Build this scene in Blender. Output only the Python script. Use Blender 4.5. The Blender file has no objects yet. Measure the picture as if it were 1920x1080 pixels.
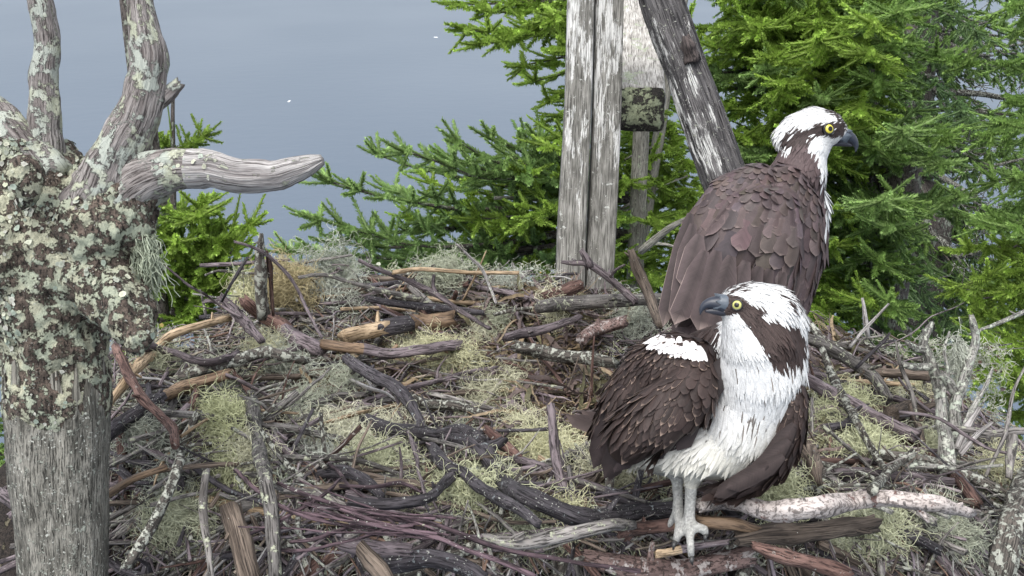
import bpy, math, random
import numpy as np
from mathutils import Vector, noise as mnoise

# ------------------------------------------------------------------ camera, sky, sun, exposure
scene = bpy.context.scene
COL = scene.collection
PITCH = math.radians(19.0)
CAM = np.array([0.0, 0.0, 0.61])
FPX = 1823.0                                   # focal length in pixels of a 1920 wide frame
cam_d = bpy.data.cameras.new("camera")
cam_d.sensor_width = 36.0
cam_d.lens = FPX / 1920.0 * 36.0
cam_d.clip_start = 0.02
cam_d.clip_end = 6000.0
cam = bpy.data.objects.new("camera", cam_d)
COL.objects.link(cam)
cam.location = CAM
cam.rotation_euler = (math.radians(90) - PITCH, 0, 0)
scene.camera = cam

SUN_EL, SUN_AZ = math.radians(62), math.radians(205)   # azimuth measured clockwise from +Y
world = bpy.data.worlds.new("World")
scene.world = world
world.use_nodes = True
wn = world.node_tree.nodes
wl = world.node_tree.links
wn.clear()
sky = wn.new("ShaderNodeTexSky")
sky.sky_type = 'NISHITA'
sky.sun_disc = False
sky.sun_elevation = SUN_EL
sky.sun_rotation = SUN_AZ
sky.air_density = 1.0
sky.dust_density = 3.0
hs = wn.new("ShaderNodeHueSaturation")
hs.inputs["Saturation"].default_value = 0.32
bg = wn.new("ShaderNodeBackground")
bg.inputs["Strength"].default_value = 0.15
wo = wn.new("ShaderNodeOutputWorld")
wl.new(sky.outputs[0], hs.inputs["Color"])
wl.new(hs.outputs[0], bg.inputs["Color"])
wl.new(bg.outputs[0], wo.inputs["Surface"])
sun_d = bpy.data.lights.new("sun", 'SUN')
sun_d.energy = 1.15
sun_d.angle = math.radians(60)
sun_d.color = (1.0, 0.97, 0.92)
sun = bpy.data.objects.new("sun", sun_d)
COL.objects.link(sun)
_sd = Vector((math.sin(SUN_AZ) * math.cos(SUN_EL), math.cos(SUN_AZ) * math.cos(SUN_EL), math.sin(SUN_EL)))
sun.rotation_euler = _sd.to_track_quat('Z', 'Y').to_euler()
scene.view_settings.view_transform = 'Standard'
scene.view_settings.look = 'None'
scene.view_settings.exposure = 0.92
scene.view_settings.gamma = 1.0
scene.render.engine = 'CYCLES'
scene.cycles.max_bounces = 5
scene.cycles.diffuse_bounces = 3
scene.cycles.glossy_bounces = 2
scene.cycles.transmission_bounces = 2
scene.cycles.use_denoising = True

# ------------------------------------------------------------------ helpers
RNG = np.random.default_rng(7)
random.seed(7)
CR = np.array([1.0, 0, 0])
CF = np.array([0, math.cos(PITCH), -math.sin(PITCH)])
CU = np.array([0, math.sin(PITCH), math.cos(PITCH)])


def P(px, py, d):
    """point seen at a photo pixel, at distance d in front of the camera"""
    return CAM + CF * d + CR * ((px - 960.0) / FPX * d) + CU * ((540.0 - py) / FPX * d)


def PP(a):
    a = np.asarray(a, float)
    d = a[:, 2:3]
    return CAM + CF * d + CR * ((a[:, 0:1] - 960.0) / FPX * d) + CU * ((540.0 - a[:, 1:2]) / FPX * d)


def pix(v):
    q = np.asarray(v) - CAM
    d = q @ CF
    return 960 + FPX * (q @ CR) / d, 540 - FPX * (q @ CU) / d, d


def nrm(a):
    a = np.asarray(a, float)
    return a / np.maximum(np.linalg.norm(a, axis=-1, keepdims=True), 1e-9)


class MB:
    """collects vertices and faces of ONE mesh; per vertex: colour and a grain coordinate 'tc'"""
    def __init__(s):
        s.v, s.f, s.c, s.t, s.m, s.n = [], [], [], [], [], 0

    def add(s, v, faces, col=(1, 1, 1), tc=None, mat=0):
        v = np.asarray(v, float).reshape(-1, 3)
        n = len(v)
        c = np.asarray(col, float)
        if c.ndim == 1:
            c = np.tile(c, (n, 1))
        s.v.append(v)
        s.c.append(c)
        s.t.append(v if tc is None else np.asarray(tc, float))
        for f in (faces if isinstance(faces, list) else [faces]):
            f = np.asarray(f, int)
            if len(f):
                s.f.append(f + s.n)
                s.m.append(np.full(len(f), mat) if np.isscalar(mat) else np.asarray(mat))
        s.n += n

    def mesh(s, name, mats, origin=(0, 0, 0), smooth=True):
        me = bpy.data.meshes.new(name)
        v = np.concatenate(s.v) - np.asarray(origin, float)
        ls = np.concatenate([np.full(len(f), f.shape[1]) for f in s.f])
        li = np.concatenate([f.ravel() for f in s.f])
        st = np.concatenate([[0], np.cumsum(ls)[:-1]])
        me.vertices.add(len(v))
        me.vertices.foreach_set("co", v.astype(np.float32).ravel())
        me.loops.add(len(li))
        me.loops.foreach_set("vertex_index", li.astype(np.int32))
        me.polygons.add(len(ls))
        me.polygons.foreach_set("loop_start", st.astype(np.int32))
        me.polygons.foreach_set("material_index", np.concatenate(s.m).astype(np.int32))
        if smooth:
            me.polygons.foreach_set("use_smooth", np.ones(len(ls), bool))
        me.update(calc_edges=True)
        a = me.attributes.new("Col", 'FLOAT_COLOR', 'POINT')
        c = np.concatenate(s.c)
        a.data.foreach_set("color", np.concatenate([c, np.ones((len(c), 1))], 1).astype(np.float32).ravel())
        a = me.attributes.new("tc", 'FLOAT_VECTOR', 'POINT')
        a.data.foreach_set("vector", np.concatenate(s.t).astype(np.float32).ravel())
        for m in (mats if isinstance(mats, (list, tuple)) else [mats]):
            me.materials.append(m)
        return me

    def build(s, name, mats, parent=None, origin=None, smooth=True):
        o0 = np.zeros(3)
        if parent is not None:
            o0 = np.array(parent.matrix_world_loc) if hasattr(parent, "matrix_world_loc") else WLOC[parent.name]
        if origin is None:
            origin = o0 if parent is not None else np.concatenate(s.v).mean(0)
        origin = np.asarray(origin, float)
        ob = bpy.data.objects.new(name, s.mesh(name, mats, origin, smooth))
        COL.objects.link(ob)
        if parent is not None:
            ob.parent = parent
            ob.location = origin - o0
        else:
            ob.location = origin
        WLOC[ob.name] = origin
        return ob


WLOC = {}


def tag(o, label=None, cat=None, group=None, kind=None):
    for k, x in (("label", label), ("category", cat), ("group", group), ("kind", kind)):
        if x:
            o[k] = x
    return o


def empty(name, loc, label, cat, group=None):
    o = bpy.data.objects.new(name, None)
    o.empty_display_size = 0.05
    COL.objects.link(o)
    o.location = loc
    WLOC[o.name] = np.asarray(loc, float)
    return tag(o, label, cat, group)


def resample(pts, rad, step, nmin=4):
    pts = np.asarray(pts, float)
    rad = np.asarray(rad, float)
    if np.ndim(rad) == 0:
        rad = np.full(len(pts), float(rad))
    if len(rad) != len(pts):
        rad = np.interp(np.linspace(0, 1, len(pts)), np.linspace(0, 1, len(rad)), rad)
    ext = np.vstack([2 * pts[0] - pts[1], pts, 2 * pts[-1] - pts[-2]])
    out, ro = [], []
    for i in range(len(pts) - 1):
        p0, p1, p2, p3 = ext[i:i + 4]
        k = max(2, int(np.linalg.norm(p2 - p1) / step))
        t = (np.arange(k) / k)[:, None]
        out.append(0.5 * (2 * p1 + (p2 - p0) * t + (2 * p0 - 5 * p1 + 4 * p2 - p3) * t ** 2 + (3 * p1 - p0 - 3 * p2 + p3) * t ** 3))
        ro.append(rad[i] + (rad[i + 1] - rad[i]) * t[:, 0])
    out.append(pts[-1:])
    ro.append(rad[-1:])
    return np.vstack(out), np.concatenate(ro)


def frames(c):
    t = nrm(np.gradient(c, axis=0))
    a = np.array([0, 0, 1.0]) if abs(t[0, 2]) < 0.8 else np.array([1.0, 0, 0])
    n = np.zeros_like(t)
    u = np.cross(t[0], a)
    u /= np.linalg.norm(u)
    for i in range(len(t)):
        u = u - t[i] * (u @ t[i])
        u = u / max(np.linalg.norm(u), 1e-9)
        n[i] = u
    return t, n, np.cross(t, n)


def grid_faces(n, k, wrap=True):
    i = np.arange(n - 1)[:, None]
    j = np.arange(k if wrap else k - 1)[None, :]
    j2 = (j + 1) % k
    return np.stack([i * k + j, i * k + j2, (i + 1) * k + j2, (i + 1) * k + j], -1).reshape(-1, 4)


def tube(mb, pts, rad, sides=8, step=0.015, rough=0.12, wig=0.0, col=(1, 1, 1), mat=0, split=None, profile=None, up=None, g=None, jag=1.0):
    """a branch: smooth centre line, uneven girth, closed jagged ends"""
    g = g or RNG
    c, r = resample(pts, rad, step)
    n = len(c)
    if wig:
        w = g.normal(0, 1, (n, 3))
        k = np.array([.25, .5, .25])
        for _ in range(3):
            w = np.stack([np.convolve(np.pad(w[:, q], 1, mode='edge'), k, 'valid') for q in range(3)], 1)
        c = c + w * wig
    t, u, b = frames(c)
    if up is not None:
        u = nrm(np.asarray(up) - t * (t @ np.asarray(up))[:, None])
        b = np.cross(t, u)
    a = np.linspace(0, 2 * np.pi, sides, endpoint=False)
    pr = np.ones(sides) if profile is None else np.asarray(profile)
    rn = g.normal(0, 1, (n, sides))
    rn = (rn + np.roll(rn, 1, 1)) * .6
    rn[1:-1] = (rn[:-2] + 2 * rn[1:-1] + rn[2:]) / 3
    ring = g.normal(0, 1, n)
    ring = np.convolve(np.pad(ring, 2, mode='edge'), np.ones(5) / 5, 'valid')
    R = r[:, None] * pr[None] * (1 + rough * rn + rough * ring[:, None])
    v = c[:, None] + R[..., None] * (np.cos(a)[None, :, None] * u[:, None] + np.sin(a)[None, :, None] * b[:, None])
    s = np.concatenate([[0], np.cumsum(np.linalg.norm(np.diff(c, axis=0), axis=1))])
    r0 = r.mean()
    off = g.uniform(0, 40)
    tc = np.stack([np.tile(np.cos(a) * r0, (n, 1)), np.tile(np.sin(a) * r0, (n, 1)), np.tile(s[:, None] + off, (1, sides))], -1)
    v[0] -= jag * t[0] * (g.uniform(-.3, .9, (sides, 1)) * r[0])
    v[-1] += jag * t[-1] * (g.uniform(-.3, .9, (sides, 1)) * r[-1])
    V = v.reshape(-1, 3)
    T = tc.reshape(-1, 3)
    F = grid_faces(n, sides)
    m = mat
    if split is not None:
        m = np.where(np.repeat(np.arange(n - 1), sides) < split * (n - 1), mat, mat + 1)
    e0, e1 = c[0] - t[0] * r[0] * .25, c[-1] + t[-1] * r[-1] * .25
    base = len(V)
    V = np.vstack([V, e0, e1])
    T = np.vstack([T, T[:sides].mean(0), T[-sides:].mean(0)])
    j = np.arange(sides)
    c0 = np.stack([np.full(sides, base), (j + 1) % sides, j], 1)
    c1 = np.stack([np.full(sides, base + 1), base - sides + j, base - sides + (j + 1) % sides], 1)
    mb.add(V, F, col if np.ndim(col) == 1 else np.vstack([np.repeat(col, sides, 0)] * 1), T, m)
    off_f = mb.n - len(V)
    for q, cc in enumerate((c0, c1)):
        mb.f.append(cc + off_f)
        mb.m.append(np.full(sides, (mat if q == 0 else (m[-1] if np.ndim(m) else m))))
    return c, r


def strands(mb, Pn, R, sides=3, col=(1, 1, 1), mat=0):
    """many thin threads at once: Pn (N,K,3) points, R (N,K) radii, col (3) or (N,3)"""
    N, K, _ = Pn.shape
    t = nrm(np.gradient(Pn, axis=1))
    ref = np.where(np.abs(t[..., 2:3]) < .9, np.array([0, 0, 1.0]), np.array([1.0, 0, 0]))
    u = nrm(np.cross(t, ref))
    b = np.cross(t, u)
    a = np.linspace(0, 2 * np.pi, sides, endpoint=False)
    v = Pn[:, :, None] + R[:, :, None, None] * (np.cos(a)[:, None] * u[:, :, None] + np.sin(a)[:, None] * b[:, :, None])
    f = grid_faces(K, sides)
    F = (f[None] + (np.arange(N) * K * sides)[:, None, None]).reshape(-1, 4)
    c = np.asarray(col, float)
    if c.ndim == 2:
        c = np.repeat(c, K * sides, 0)
    mb.add(v.reshape(-1, 3), F, c, None, mat)


# ------------------------------------------------------------------ materials
def new_mat(name):
    m = bpy.data.materials.new(name)
    m.use_nodes = True
    nt = m.node_tree
    b = nt.nodes["Principled BSDF"]
    return m, nt, b


def node(nt, kind, **kw):
    n = nt.nodes.new(kind)
    for k, x in kw.items():
        if k in n.inputs.keys():
            n.inputs[k].default_value = x
        else:
            setattr(n, k, x)
    return n


def mixc(nt, fac, a, b, blend='MIX'):
    n = nt.nodes.new("ShaderNodeMix")
    n.data_type = 'RGBA'
    n.blend_type = blend
    for s, x in ((n.inputs[0], fac), (n.inputs[6], a), (n.inputs[7], b)):
        if hasattr(x, "node"):
            nt.links.new(x, s)
        else:
            s.default_value = x if np.isscalar(x) else (*x, 1.0)
    return n.outputs[2]


def ramp(nt, x, lo, hi):
    n = nt.nodes.new("ShaderNodeMapRange")
    n.inputs["From Min"].default_value = lo
    n.inputs["From Max"].default_value = hi
    nt.links.new(x, n.inputs["Value"])
    return n.outputs[0]


def noise_tex(nt, vec, scale, detail=4, rough=.6, stretch=None):
    if stretch is not None:
        mp = node(nt, "ShaderNodeMapping")
        mp.inputs["Scale"].default_value = stretch
        nt.links.new(vec, mp.inputs["Vector"])
        vec = mp.outputs[0]
    n = node(nt, "ShaderNodeTexNoise", Scale=scale, Detail=detail, Roughness=rough)
    nt.links.new(vec, n.inputs["Vector"])
    return n.outputs["Fac"]


def wood(name, dark, light, grain=220, stretch=.12, lichen=0.0, lcol=(.46, .48, .36), lscale=45, lcol2=None, speck=0.0, rough=.85, bump=.6, var=.35, rings=0.0, streak=0.0):
    """bark or bare wood: streaks along the grain, crusts of lichen in patches, per-object tone"""
    m, nt, b = new_mat(name)
    L = nt.links
    at = node(nt, "ShaderNodeAttribute", attribute_name="tc")
    oi = node(nt, "ShaderNodeObjectInfo")
    vadd = node(nt, "ShaderNodeVectorMath", operation='ADD')
    mul = node(nt, "ShaderNodeMath", operation='MULTIPLY')
    mul.inputs[1].default_value = 13.0
    L.new(oi.outputs["Random"], mul.inputs[0])
    L.new(at.outputs["Vector"], vadd.inputs[0])
    L.new(mul.outputs[0], vadd.inputs[1])
    vec = vadd.outputs[0]
    g1 = noise_tex(nt, vec, grain, 5, .65, (1, 1, stretch))
    g2 = noise_tex(nt, vec, grain * .22, 3, .5, (1, 1, max(stretch, .3)))
    mx = node(nt, "ShaderNodeMath", operation='ADD')
    L.new(g1, mx.inputs[0])
    L.new(g2, mx.inputs[1])
    col = mixc(nt, ramp(nt, mx.outputs[0], .72, 1.32), dark, light)
    if streak:
        k1 = noise_tex(nt, vec, 85, 6, .75, (1, 1, .16))
        k2 = noise_tex(nt, vec, 7, 2, .5, (1, 1, .6))
        ka = node(nt, "ShaderNodeMath", operation='ADD')
        L.new(k1, ka.inputs[0])
        L.new(k2, ka.inputs[1])
        t = 1.12 - .2 * streak
        col = mixc(nt, ramp(nt, ka.outputs[0], t, t + .05), col, (.62, .62, .60))
    if rings:
        r1 = noise_tex(nt, vec, 260, 2, .5, (.35, .35, 1.0))
        col = mixc(nt, ramp(nt, r1, .60, .66), col, tuple(x * .18 for x in light))
    ck = noise_tex(nt, vec, grain * 2.3, 3, .7, (1, 1, stretch * .8))
    col = mixc(nt, ramp(nt, ck, .40, .52), tuple(x * .45 for x in dark), col)
    hue = node(nt, "ShaderNodeHueSaturation")
    vr = node(nt, "ShaderNodeMapRange")
    vr.inputs["To Min"].default_value = 1 - var
    vr.inputs["To Max"].default_value = 1 + var
    L.new(oi.outputs["Random"], vr.inputs["Value"])
    L.new(vr.outputs[0], hue.inputs["Value"])
    L.new(col, hue.inputs["Color"])
    col = hue.outputs[0]
    height = mx.outputs[0]
    if lichen:
        l1 = noise_tex(nt, vec, lscale, 6, .7)
        t = .68 - .3 * lichen
        msk = ramp(nt, l1, t, t + .04)
        l2 = noise_tex(nt, vec, lscale * 7, 3, .6)
        lc = mixc(nt, ramp(nt, l2, .35, .65), tuple(x * .7 for x in lcol), lcol)
        if lcol2:
            l3 = noise_tex(nt, vec, lscale * .45, 2, .5)
            lc = mixc(nt, ramp(nt, l3, .45, .55), lc, lcol2)
        col = mixc(nt, msk, col, lc)
        ad = node(nt, "ShaderNodeMath", operation='MULTIPLY_ADD')
        L.new(msk, ad.inputs[0])
        ad.inputs[1].default_value = .5
        L.new(height, ad.inputs[2])
        height = ad.outputs[0]
    if speck:
        s1 = noise_tex(nt, vec, 420, 2, .5)
        t = .74 - .2 * speck
        sg = noise_tex(nt, vec, 60, 2, .5)
        gate = node(nt, "ShaderNodeMath", operation='MULTIPLY')
        L.new(ramp(nt, s1, t, t + .03), gate.inputs[0])
        L.new(ramp(nt, sg, .48, .6), gate.inputs[1])
        col = mixc(nt, gate.outputs[0], col, (.50, .51, .46))
    ac = node(nt, "ShaderNodeAttribute", attribute_name="Col")
    col = mixc(nt, 1.0, col, ac.outputs["Color"], 'MULTIPLY')
    L.new(col, b.inputs["Base Color"])
    b.inputs["Roughness"].default_value = rough
    b.inputs["Specular IOR Level"].default_value = .35
    bp = node(nt, "ShaderNodeBump", Strength=bump, Distance=.004)
    L.new(height, bp.inputs["Height"])
    L.new(bp.outputs[0], b.inputs["Normal"])
    return m


def tinted(name, rough=.8, spec=.3, nscale=60, namt=.3, bump=0.0, sss=0.0):
    """material whose colour is the mesh's own colour, broken up by noise"""
    m, nt, b = new_mat(name)
    ac = node(nt, "ShaderNodeAttribute", attribute_name="Col")
    tc = node(nt, "ShaderNodeAttribute", attribute_name="tc")
    n = noise_tex(nt, tc.outputs["Vector"], nscale, 4, .6)
    k = node(nt, "ShaderNodeMapRange")
    k.inputs["From Min"].default_value = .3
    k.inputs["From Max"].default_value = .7
    k.inputs["To Min"].default_value = 1 - namt
    k.inputs["To Max"].default_value = 1 + namt
    nt.links.new(n, k.inputs["Value"])
    h = node(nt, "ShaderNodeHueSaturation")
    nt.links.new(k.outputs[0], h.inputs["Value"])
    nt.links.new(ac.outputs["Color"], h.inputs["Color"])
    nt.links.new(h.outputs[0], b.inputs["Base Color"])
    b.inputs["Roughness"].default_value = rough
    b.inputs["Specular IOR Level"].default_value = spec
    if bump:
        bp = node(nt, "ShaderNodeBump", Strength=bump, Distance=.002)
        nt.links.new(n, bp.inputs["Height"])
        nt.links.new(bp.outputs[0], b.inputs["Normal"])
    return m


M = {}
M['dark'] = wood("dark_wet_bark", (.025, .022, .026), (.11, .10, .11), lichen=.22, lcol=(.30, .33, .34), lscale=110, speck=.45)
M['grey'] = wood("grey_bark", (.08, .073, .068), (.32, .30, .285), lichen=.38, lscale=90, speck=.3)
M['purple'] = wood("purple_grey_bark", (.065, .052, .056), (.27, .225, .24), lichen=.15, lscale=120, speck=.3)
M['red'] = wood("flaking_red_bark", (.06, .032, .027), (.24, .15, .125), lichen=.2, lscale=120, lcol=(.42, .38, .34), speck=.2)
M['tan'] = wood("peeled_tan_wood", (.24, .17, .10), (.56, .43, .29), lichen=.15, lcol=(.14,.11,.09), rough=.6, bump=.25, var=.2)
M['orange'] = wood("peeled_orange_wood", (.13, .085, .055), (.36, .25, .16), lichen=.1, lscale=80, lcol=(.06, .04, .04), rough=.6, bump=.25, var=.2)
M['brown'] = wood("brown_dead_wood", (.055, .042, .034), (.25, .20, .16), grain=300, stretch=.05, lichen=.12, speck=.1)
M['crust'] = wood("lichen_crusted_bark", (.05, .045, .04), (.17, .15, .13), lichen=.6, lcol=(.50, .51, .44), lscale=120, lcol2=(.38, .39, .34), bump=1.0)
M['crustpale'] = wood("pale_lichened_bark", (.13, .125, .115), (.42, .41, .38), lichen=.6, lcol=(.56, .57, .50), lscale=110, lcol2=(.46, .50, .42), bump=1.0)
M['palewood'] = wood("pale_bare_stem", (.20, .19, .16), (.46, .44, .39), lichen=.3, lcol=(.42, .46, .34), lscale=40)
M['plum'] = wood("plum_twig_bark", (.040, .026, .031), (.155, .105, .122), lichen=.1, lscale=120, speck=.4)
M['knot'] = wood("dark_knot", (.03, .025, .024), (.12, .095, .088), grain=160, stretch=.3)
M['birch'] = wood("papery_birch_bark", (.44, .38, .35), (.66, .60, .57), grain=120, stretch=.8, lichen=.3, lscale=55, lcol=(.20, .115, .10), rings=1.0, rough=.7, var=.05)
M['birch_under'] = wood("birch_bark_red", (.09, .06, .055), (.30, .21, .19), grain=160, stretch=.5, lichen=.45, lscale=70, lcol=(.50, .45, .43), rings=1.0, var=.05)
M['silver'] = wood("silvered_driftwood", (.22, .20, .195), (.68, .66, .64), grain=260, stretch=.05, lichen=.25, lcol=(.45, .47, .37), lscale=70, bump=.9, var=.05)
M['silver_l'] = wood("lichened_silver_wood", (.12, .10, .095), (.46, .43, .41), grain=260, stretch=.1, lichen=.62, lcol=(.48, .50, .38), lscale=60, lcol2=(.40, .43, .38), bump=1.0, speck=.5, var=.05)
M['post'] = wood("weathered_post_wood", (.075, .072, .060), (.39, .375, .33), grain=330, stretch=.13, lichen=.34, lcol=(.42, .44, .38), lscale=150, bump=.9, speck=.6, var=.03)
M['board'] = wood("weathered_board", (.10, .097, .085), (.38, .37, .34), grain=420, stretch=.025, lichen=.2, lcol=(.58, .59, .55), lscale=60, bump=.6, speck=.3, var=.12, streak=.24)
M['log'] = wood("cracked_dark_log", (.022, .020, .022), (.20, .19, .19), grain=300, stretch=.03, streak=.05, lichen=.22, lcol=(.50, .52, .43), lscale=120, speck=.4, bump=1.0, var=.05)
M['stump'] = wood("lichen_stump_bark", (.035, .027, .022), (.20, .155, .125), grain=170, stretch=.5, lichen=.68, lcol=(.46, .46, .34), lscale=75, lcol2=(.35, .38, .29), speck=.4, bump=1.2, var=.02)
M['trunk'] = wood("spruce_bark", (.06, .05, .045), (.20, .175, .16), grain=90, stretch=.6, lichen=.5, lcol=(.34, .37, .30), lscale=30, bump=1.0, var=.1)
M['moss'] = tinted("beard_lichen", .9, .1, 90, .25)
M['needle'] = tinted("spruce_needles", .5, .35, 40, .22)
M['twig'] = tinted("fine_twigs", .8, .25, 120, .35)
def see_light_through(m, amt):
    nt = m.node_tree
    b = nt.nodes["Principled BSDF"]
    tr = nt.nodes.new("ShaderNodeBsdfTranslucent")
    mx = nt.nodes.new("ShaderNodeMixShader")
    mx.inputs[0].default_value = amt
    nt.links.new(b.inputs["Base Color"].links[0].from_socket, tr.inputs["Color"])
    nt.links.new(b.outputs[0], mx.inputs[1])
    nt.links.new(tr.outputs[0], mx.inputs[2])
    nt.links.new(mx.outputs[0], nt.nodes["Material Output"].inputs["Surface"])


see_light_through(M['needle'], .32)
M['strip'] = tinted("dried_seaweed", .55, .4, 150, .4)
M['soil'] = wood("nest_debris", (.014, .011, .010), (.08, .062, .05), grain=180, stretch=1.0, lichen=.3, lscale=40, lcol=(.17, .15, .10), bump=1.5)

# ------------------------------------------------------------------ water, shore
def make_water():
    m, nt, b = new_mat("grey_water")
    geo = node(nt, "ShaderNodeNewGeometry")
    n1 = noise_tex(nt, geo.outputs["Position"], .35, 5, .6, (1, 1, 1))
    n2 = noise_tex(nt, geo.outputs["Position"], .03, 3, .5, (1, .5, 1))
    col = mixc(nt, ramp(nt, n2, .35, .65), (.098, .130, .172), (.114, .146, .188))
    nt.links.new(col, b.inputs["Base Color"])
    b.inputs["Roughness"].default_value = .35
    b.inputs["IOR"].default_value = 1.33
    b.inputs["Specular IOR Level"].default_value = .22
    bp = node(nt, "ShaderNodeBump", Strength=.25, Distance=.15)
    nt.links.new(n1, bp.inputs["Height"])
    nt.links.new(bp.outputs[0], b.inputs["Normal"])
    mb = MB()
    xs = np.linspace(-3000, 3000, 41)
    gx, gy = np.meshgrid(xs, xs)
    mb.add(np.stack([gx.ravel(), gy.ravel(), np.full(gx.size, -14.0)], 1), grid_faces(41, 41, False))
    tag(mb.build("water", m, origin=(0, 0, -14.0)), kind="structure")
    # the wooded bank the trees grow from, below the frame
    mb = MB()
    k = 60
    gx, gy = np.meshgrid(np.linspace(-10, 26, k), np.linspace(-14, 16, k))
    z = -13.7 + 1.2 * np.exp(-(((gx - 6) / 10) ** 2 + (gy / 7) ** 2) * 2) * 2 - .9
    z += .25 * np.sin(gx * 1.3 + gy) * np.cos(gy * .9)
    mb.add(np.stack([gx.ravel(), gy.ravel(), z.ravel()], 1), grid_faces(k, k, False), (.12, .12, .06))
    tag(mb.build("shore", tinted("mossy_bank", .9, .2, 2, .5)), kind="structure")



def water_point(px, py):
    d = P(px, py, 1.0) - CAM
    return CAM + d * ((-14.0 - CAM[2]) / d[2])


def flecks():
    g = np.random.default_rng(2)
    for px, py, w, lab in ((542, 190, 5, "white fleck of foam floating on the water above the curved snag limb"), (817, 70, 5, "white fleck of foam floating on the water left of the upper spruce sprigs")):
        c = water_point(px, py)
        r = w * .5 * np.linalg.norm(c - CAM) / FPX
        mb = MB()
        for k in range(5):
            q = c + np.array([g.normal(0, r), g.normal(0, r * 2), 0])
            a = np.linspace(0, 2 * np.pi, 9)[:-1]
            ring = q + np.stack([np.cos(a) * r * g.uniform(.5, 1, 8), np.sin(a) * r * 2 * g.uniform(.5, 1, 8), np.full(8, .004)], 1)
            mb.add(np.vstack([ring, q + np.array([0, 0, r * .5])]), np.stack([np.arange(8), (np.arange(8) + 1) % 8, np.full(8, 8)], 1), (.75, .77, .78))
        tag(mb.build("foam_fleck", M['moss']), lab, "foam", "foam flecks on the water")


make_water()
flecks()

# ------------------------------------------------------------------ nest surface
NC = np.array([0.10, 1.36])
NA, NB = 0.70, 0.41


def nest_h(x, y):
    r = np.sqrt(((x - NC[0]) / NA) ** 2 + ((y - NC[1]) / NB) ** 2)
    z = np.where(r < 1, -.075 * (1 - np.minimum(r, 1) ** 2) ** 1.2, -.62 * (r - 1) ** 1.15 * (1 + .5 * (r > 1.6) * (r - 1.6)))
    z = z + .012 * np.sin(x * 23 + 1.3) * np.cos(y * 19) + .009 * np.sin(x * 41 + y * 37)
    z = z - .42 * np.maximum(0, x - .42) ** 1.1
    return np.maximum(z, -.7)


def ground_d(px, py):
    """distance at which the sight line through a photo pixel meets the nest"""
    d = np.arange(.55, 2.6, .004)
    q = PP(np.stack([np.full_like(d, px), np.full_like(d, py), d], 1))
    below = q[:, 2] < nest_h(q[:, 0], q[:, 1])
    i = int(np.argmax(below)) if below.any() else None
    if i is None:                                  # sight line passes over the rim: take its nearest approach
        i = int(np.argmin(q[:, 2] - nest_h(q[:, 0], q[:, 1])))
    return d[i]


def on_nest(pts, lift=0.0):
    out = []
    lf = np.atleast_1d(np.asarray(lift, float))
    lf = np.interp(np.linspace(0, 1, len(pts)), np.linspace(0, 1, len(lf)), lf)
    for p, l in zip(pts, lf):
        if len(p) == 3:
            out.append((p[0], p[1], p[2]))
        else:
            out.append((p[0], p[1], ground_d(p[0], p[1]) - l))
    return np.array(out)


def nest_mound():
    mb = MB()
    k = 110
    gx, gy = np.meshgrid(np.linspace(-1.35, 1.6, k), np.linspace(.42, 2.3, k))
    z = nest_h(gx, gy) - .012
    z = z + RNG.normal(0, .006, z.shape)
    v = np.stack([gx.ravel(), gy.ravel(), z.ravel()], 1)
    r = np.sqrt(((gx - NC[0]) / NA) ** 2 + ((gy - NC[1]) / NB) ** 2).ravel()
    f = grid_faces(k, k, False)
    f = f[(r[f] < 1.72).all(1)]
    mb.add(v, f)
    lo = v.copy()
    lo[:, 2] = -.62
    mb.add(lo, f[:, ::-1])
    o = mb.build("nest", M['soil'])
    tag(o, "great osprey nest of packed sticks, moss and dark debris under the birds", "nest")


nest_mound()

# ------------------------------------------------------------------ old post with the forked snag top
def spheres(chain, n=14):
    """overlapping balls along a chain of (x,y,z,r[,flat along the view]) for a later voxel union"""
    V, F, tot = [], [], 0
    th = np.linspace(0, np.pi, n)
    ph = np.linspace(0, 2 * np.pi, 2 * n, endpoint=False)
    T, Q = np.meshgrid(th, ph, indexing='ij')
    S = np.stack([np.sin(T) * np.cos(Q), np.sin(T) * np.sin(Q), np.cos(T)], -1).reshape(-1, 3)
    f = grid_faces(n, 2 * n)
    for c, r, fl in chain:
        s = S * r
        s = s + np.outer(s @ CF, CF) * (fl - 1)
        V.append(s + c)
        F.append(f + tot)
        tot += len(s)
    return np.vstack(V), np.vstack(F)


def chain_px(pts, flat=1.0):
    """(px,py,depth,radius in px[,flat]) stations -> dense list of balls"""
    a = [tuple(p) + ((flat,) if len(p) == 4 else ()) for p in pts]
    a = np.array(a, float)
    w = PP(a[:, :3])
    r = a[:, 3] * a[:, 2] / FPX
    out = []
    if len(a) == 1:
        return [(w[0], r[0], a[0, 4])]
    for i in range(len(a) - 1):
        k = max(2, int(np.linalg.norm(w[i + 1] - w[i]) / (.22 * min(r[i], r[i + 1]) + 1e-4)))
        k = min(k, 40)
        for t in np.arange(k) / k:
            out.append((w[i] * (1 - t) + w[i + 1] * t, r[i] * (1 - t) + r[i + 1] * t, a[i, 4] * (1 - t) + a[i + 1, 4] * t))
    out.append((w[-1], r[-1], a[-1, 4]))
    return out


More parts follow.
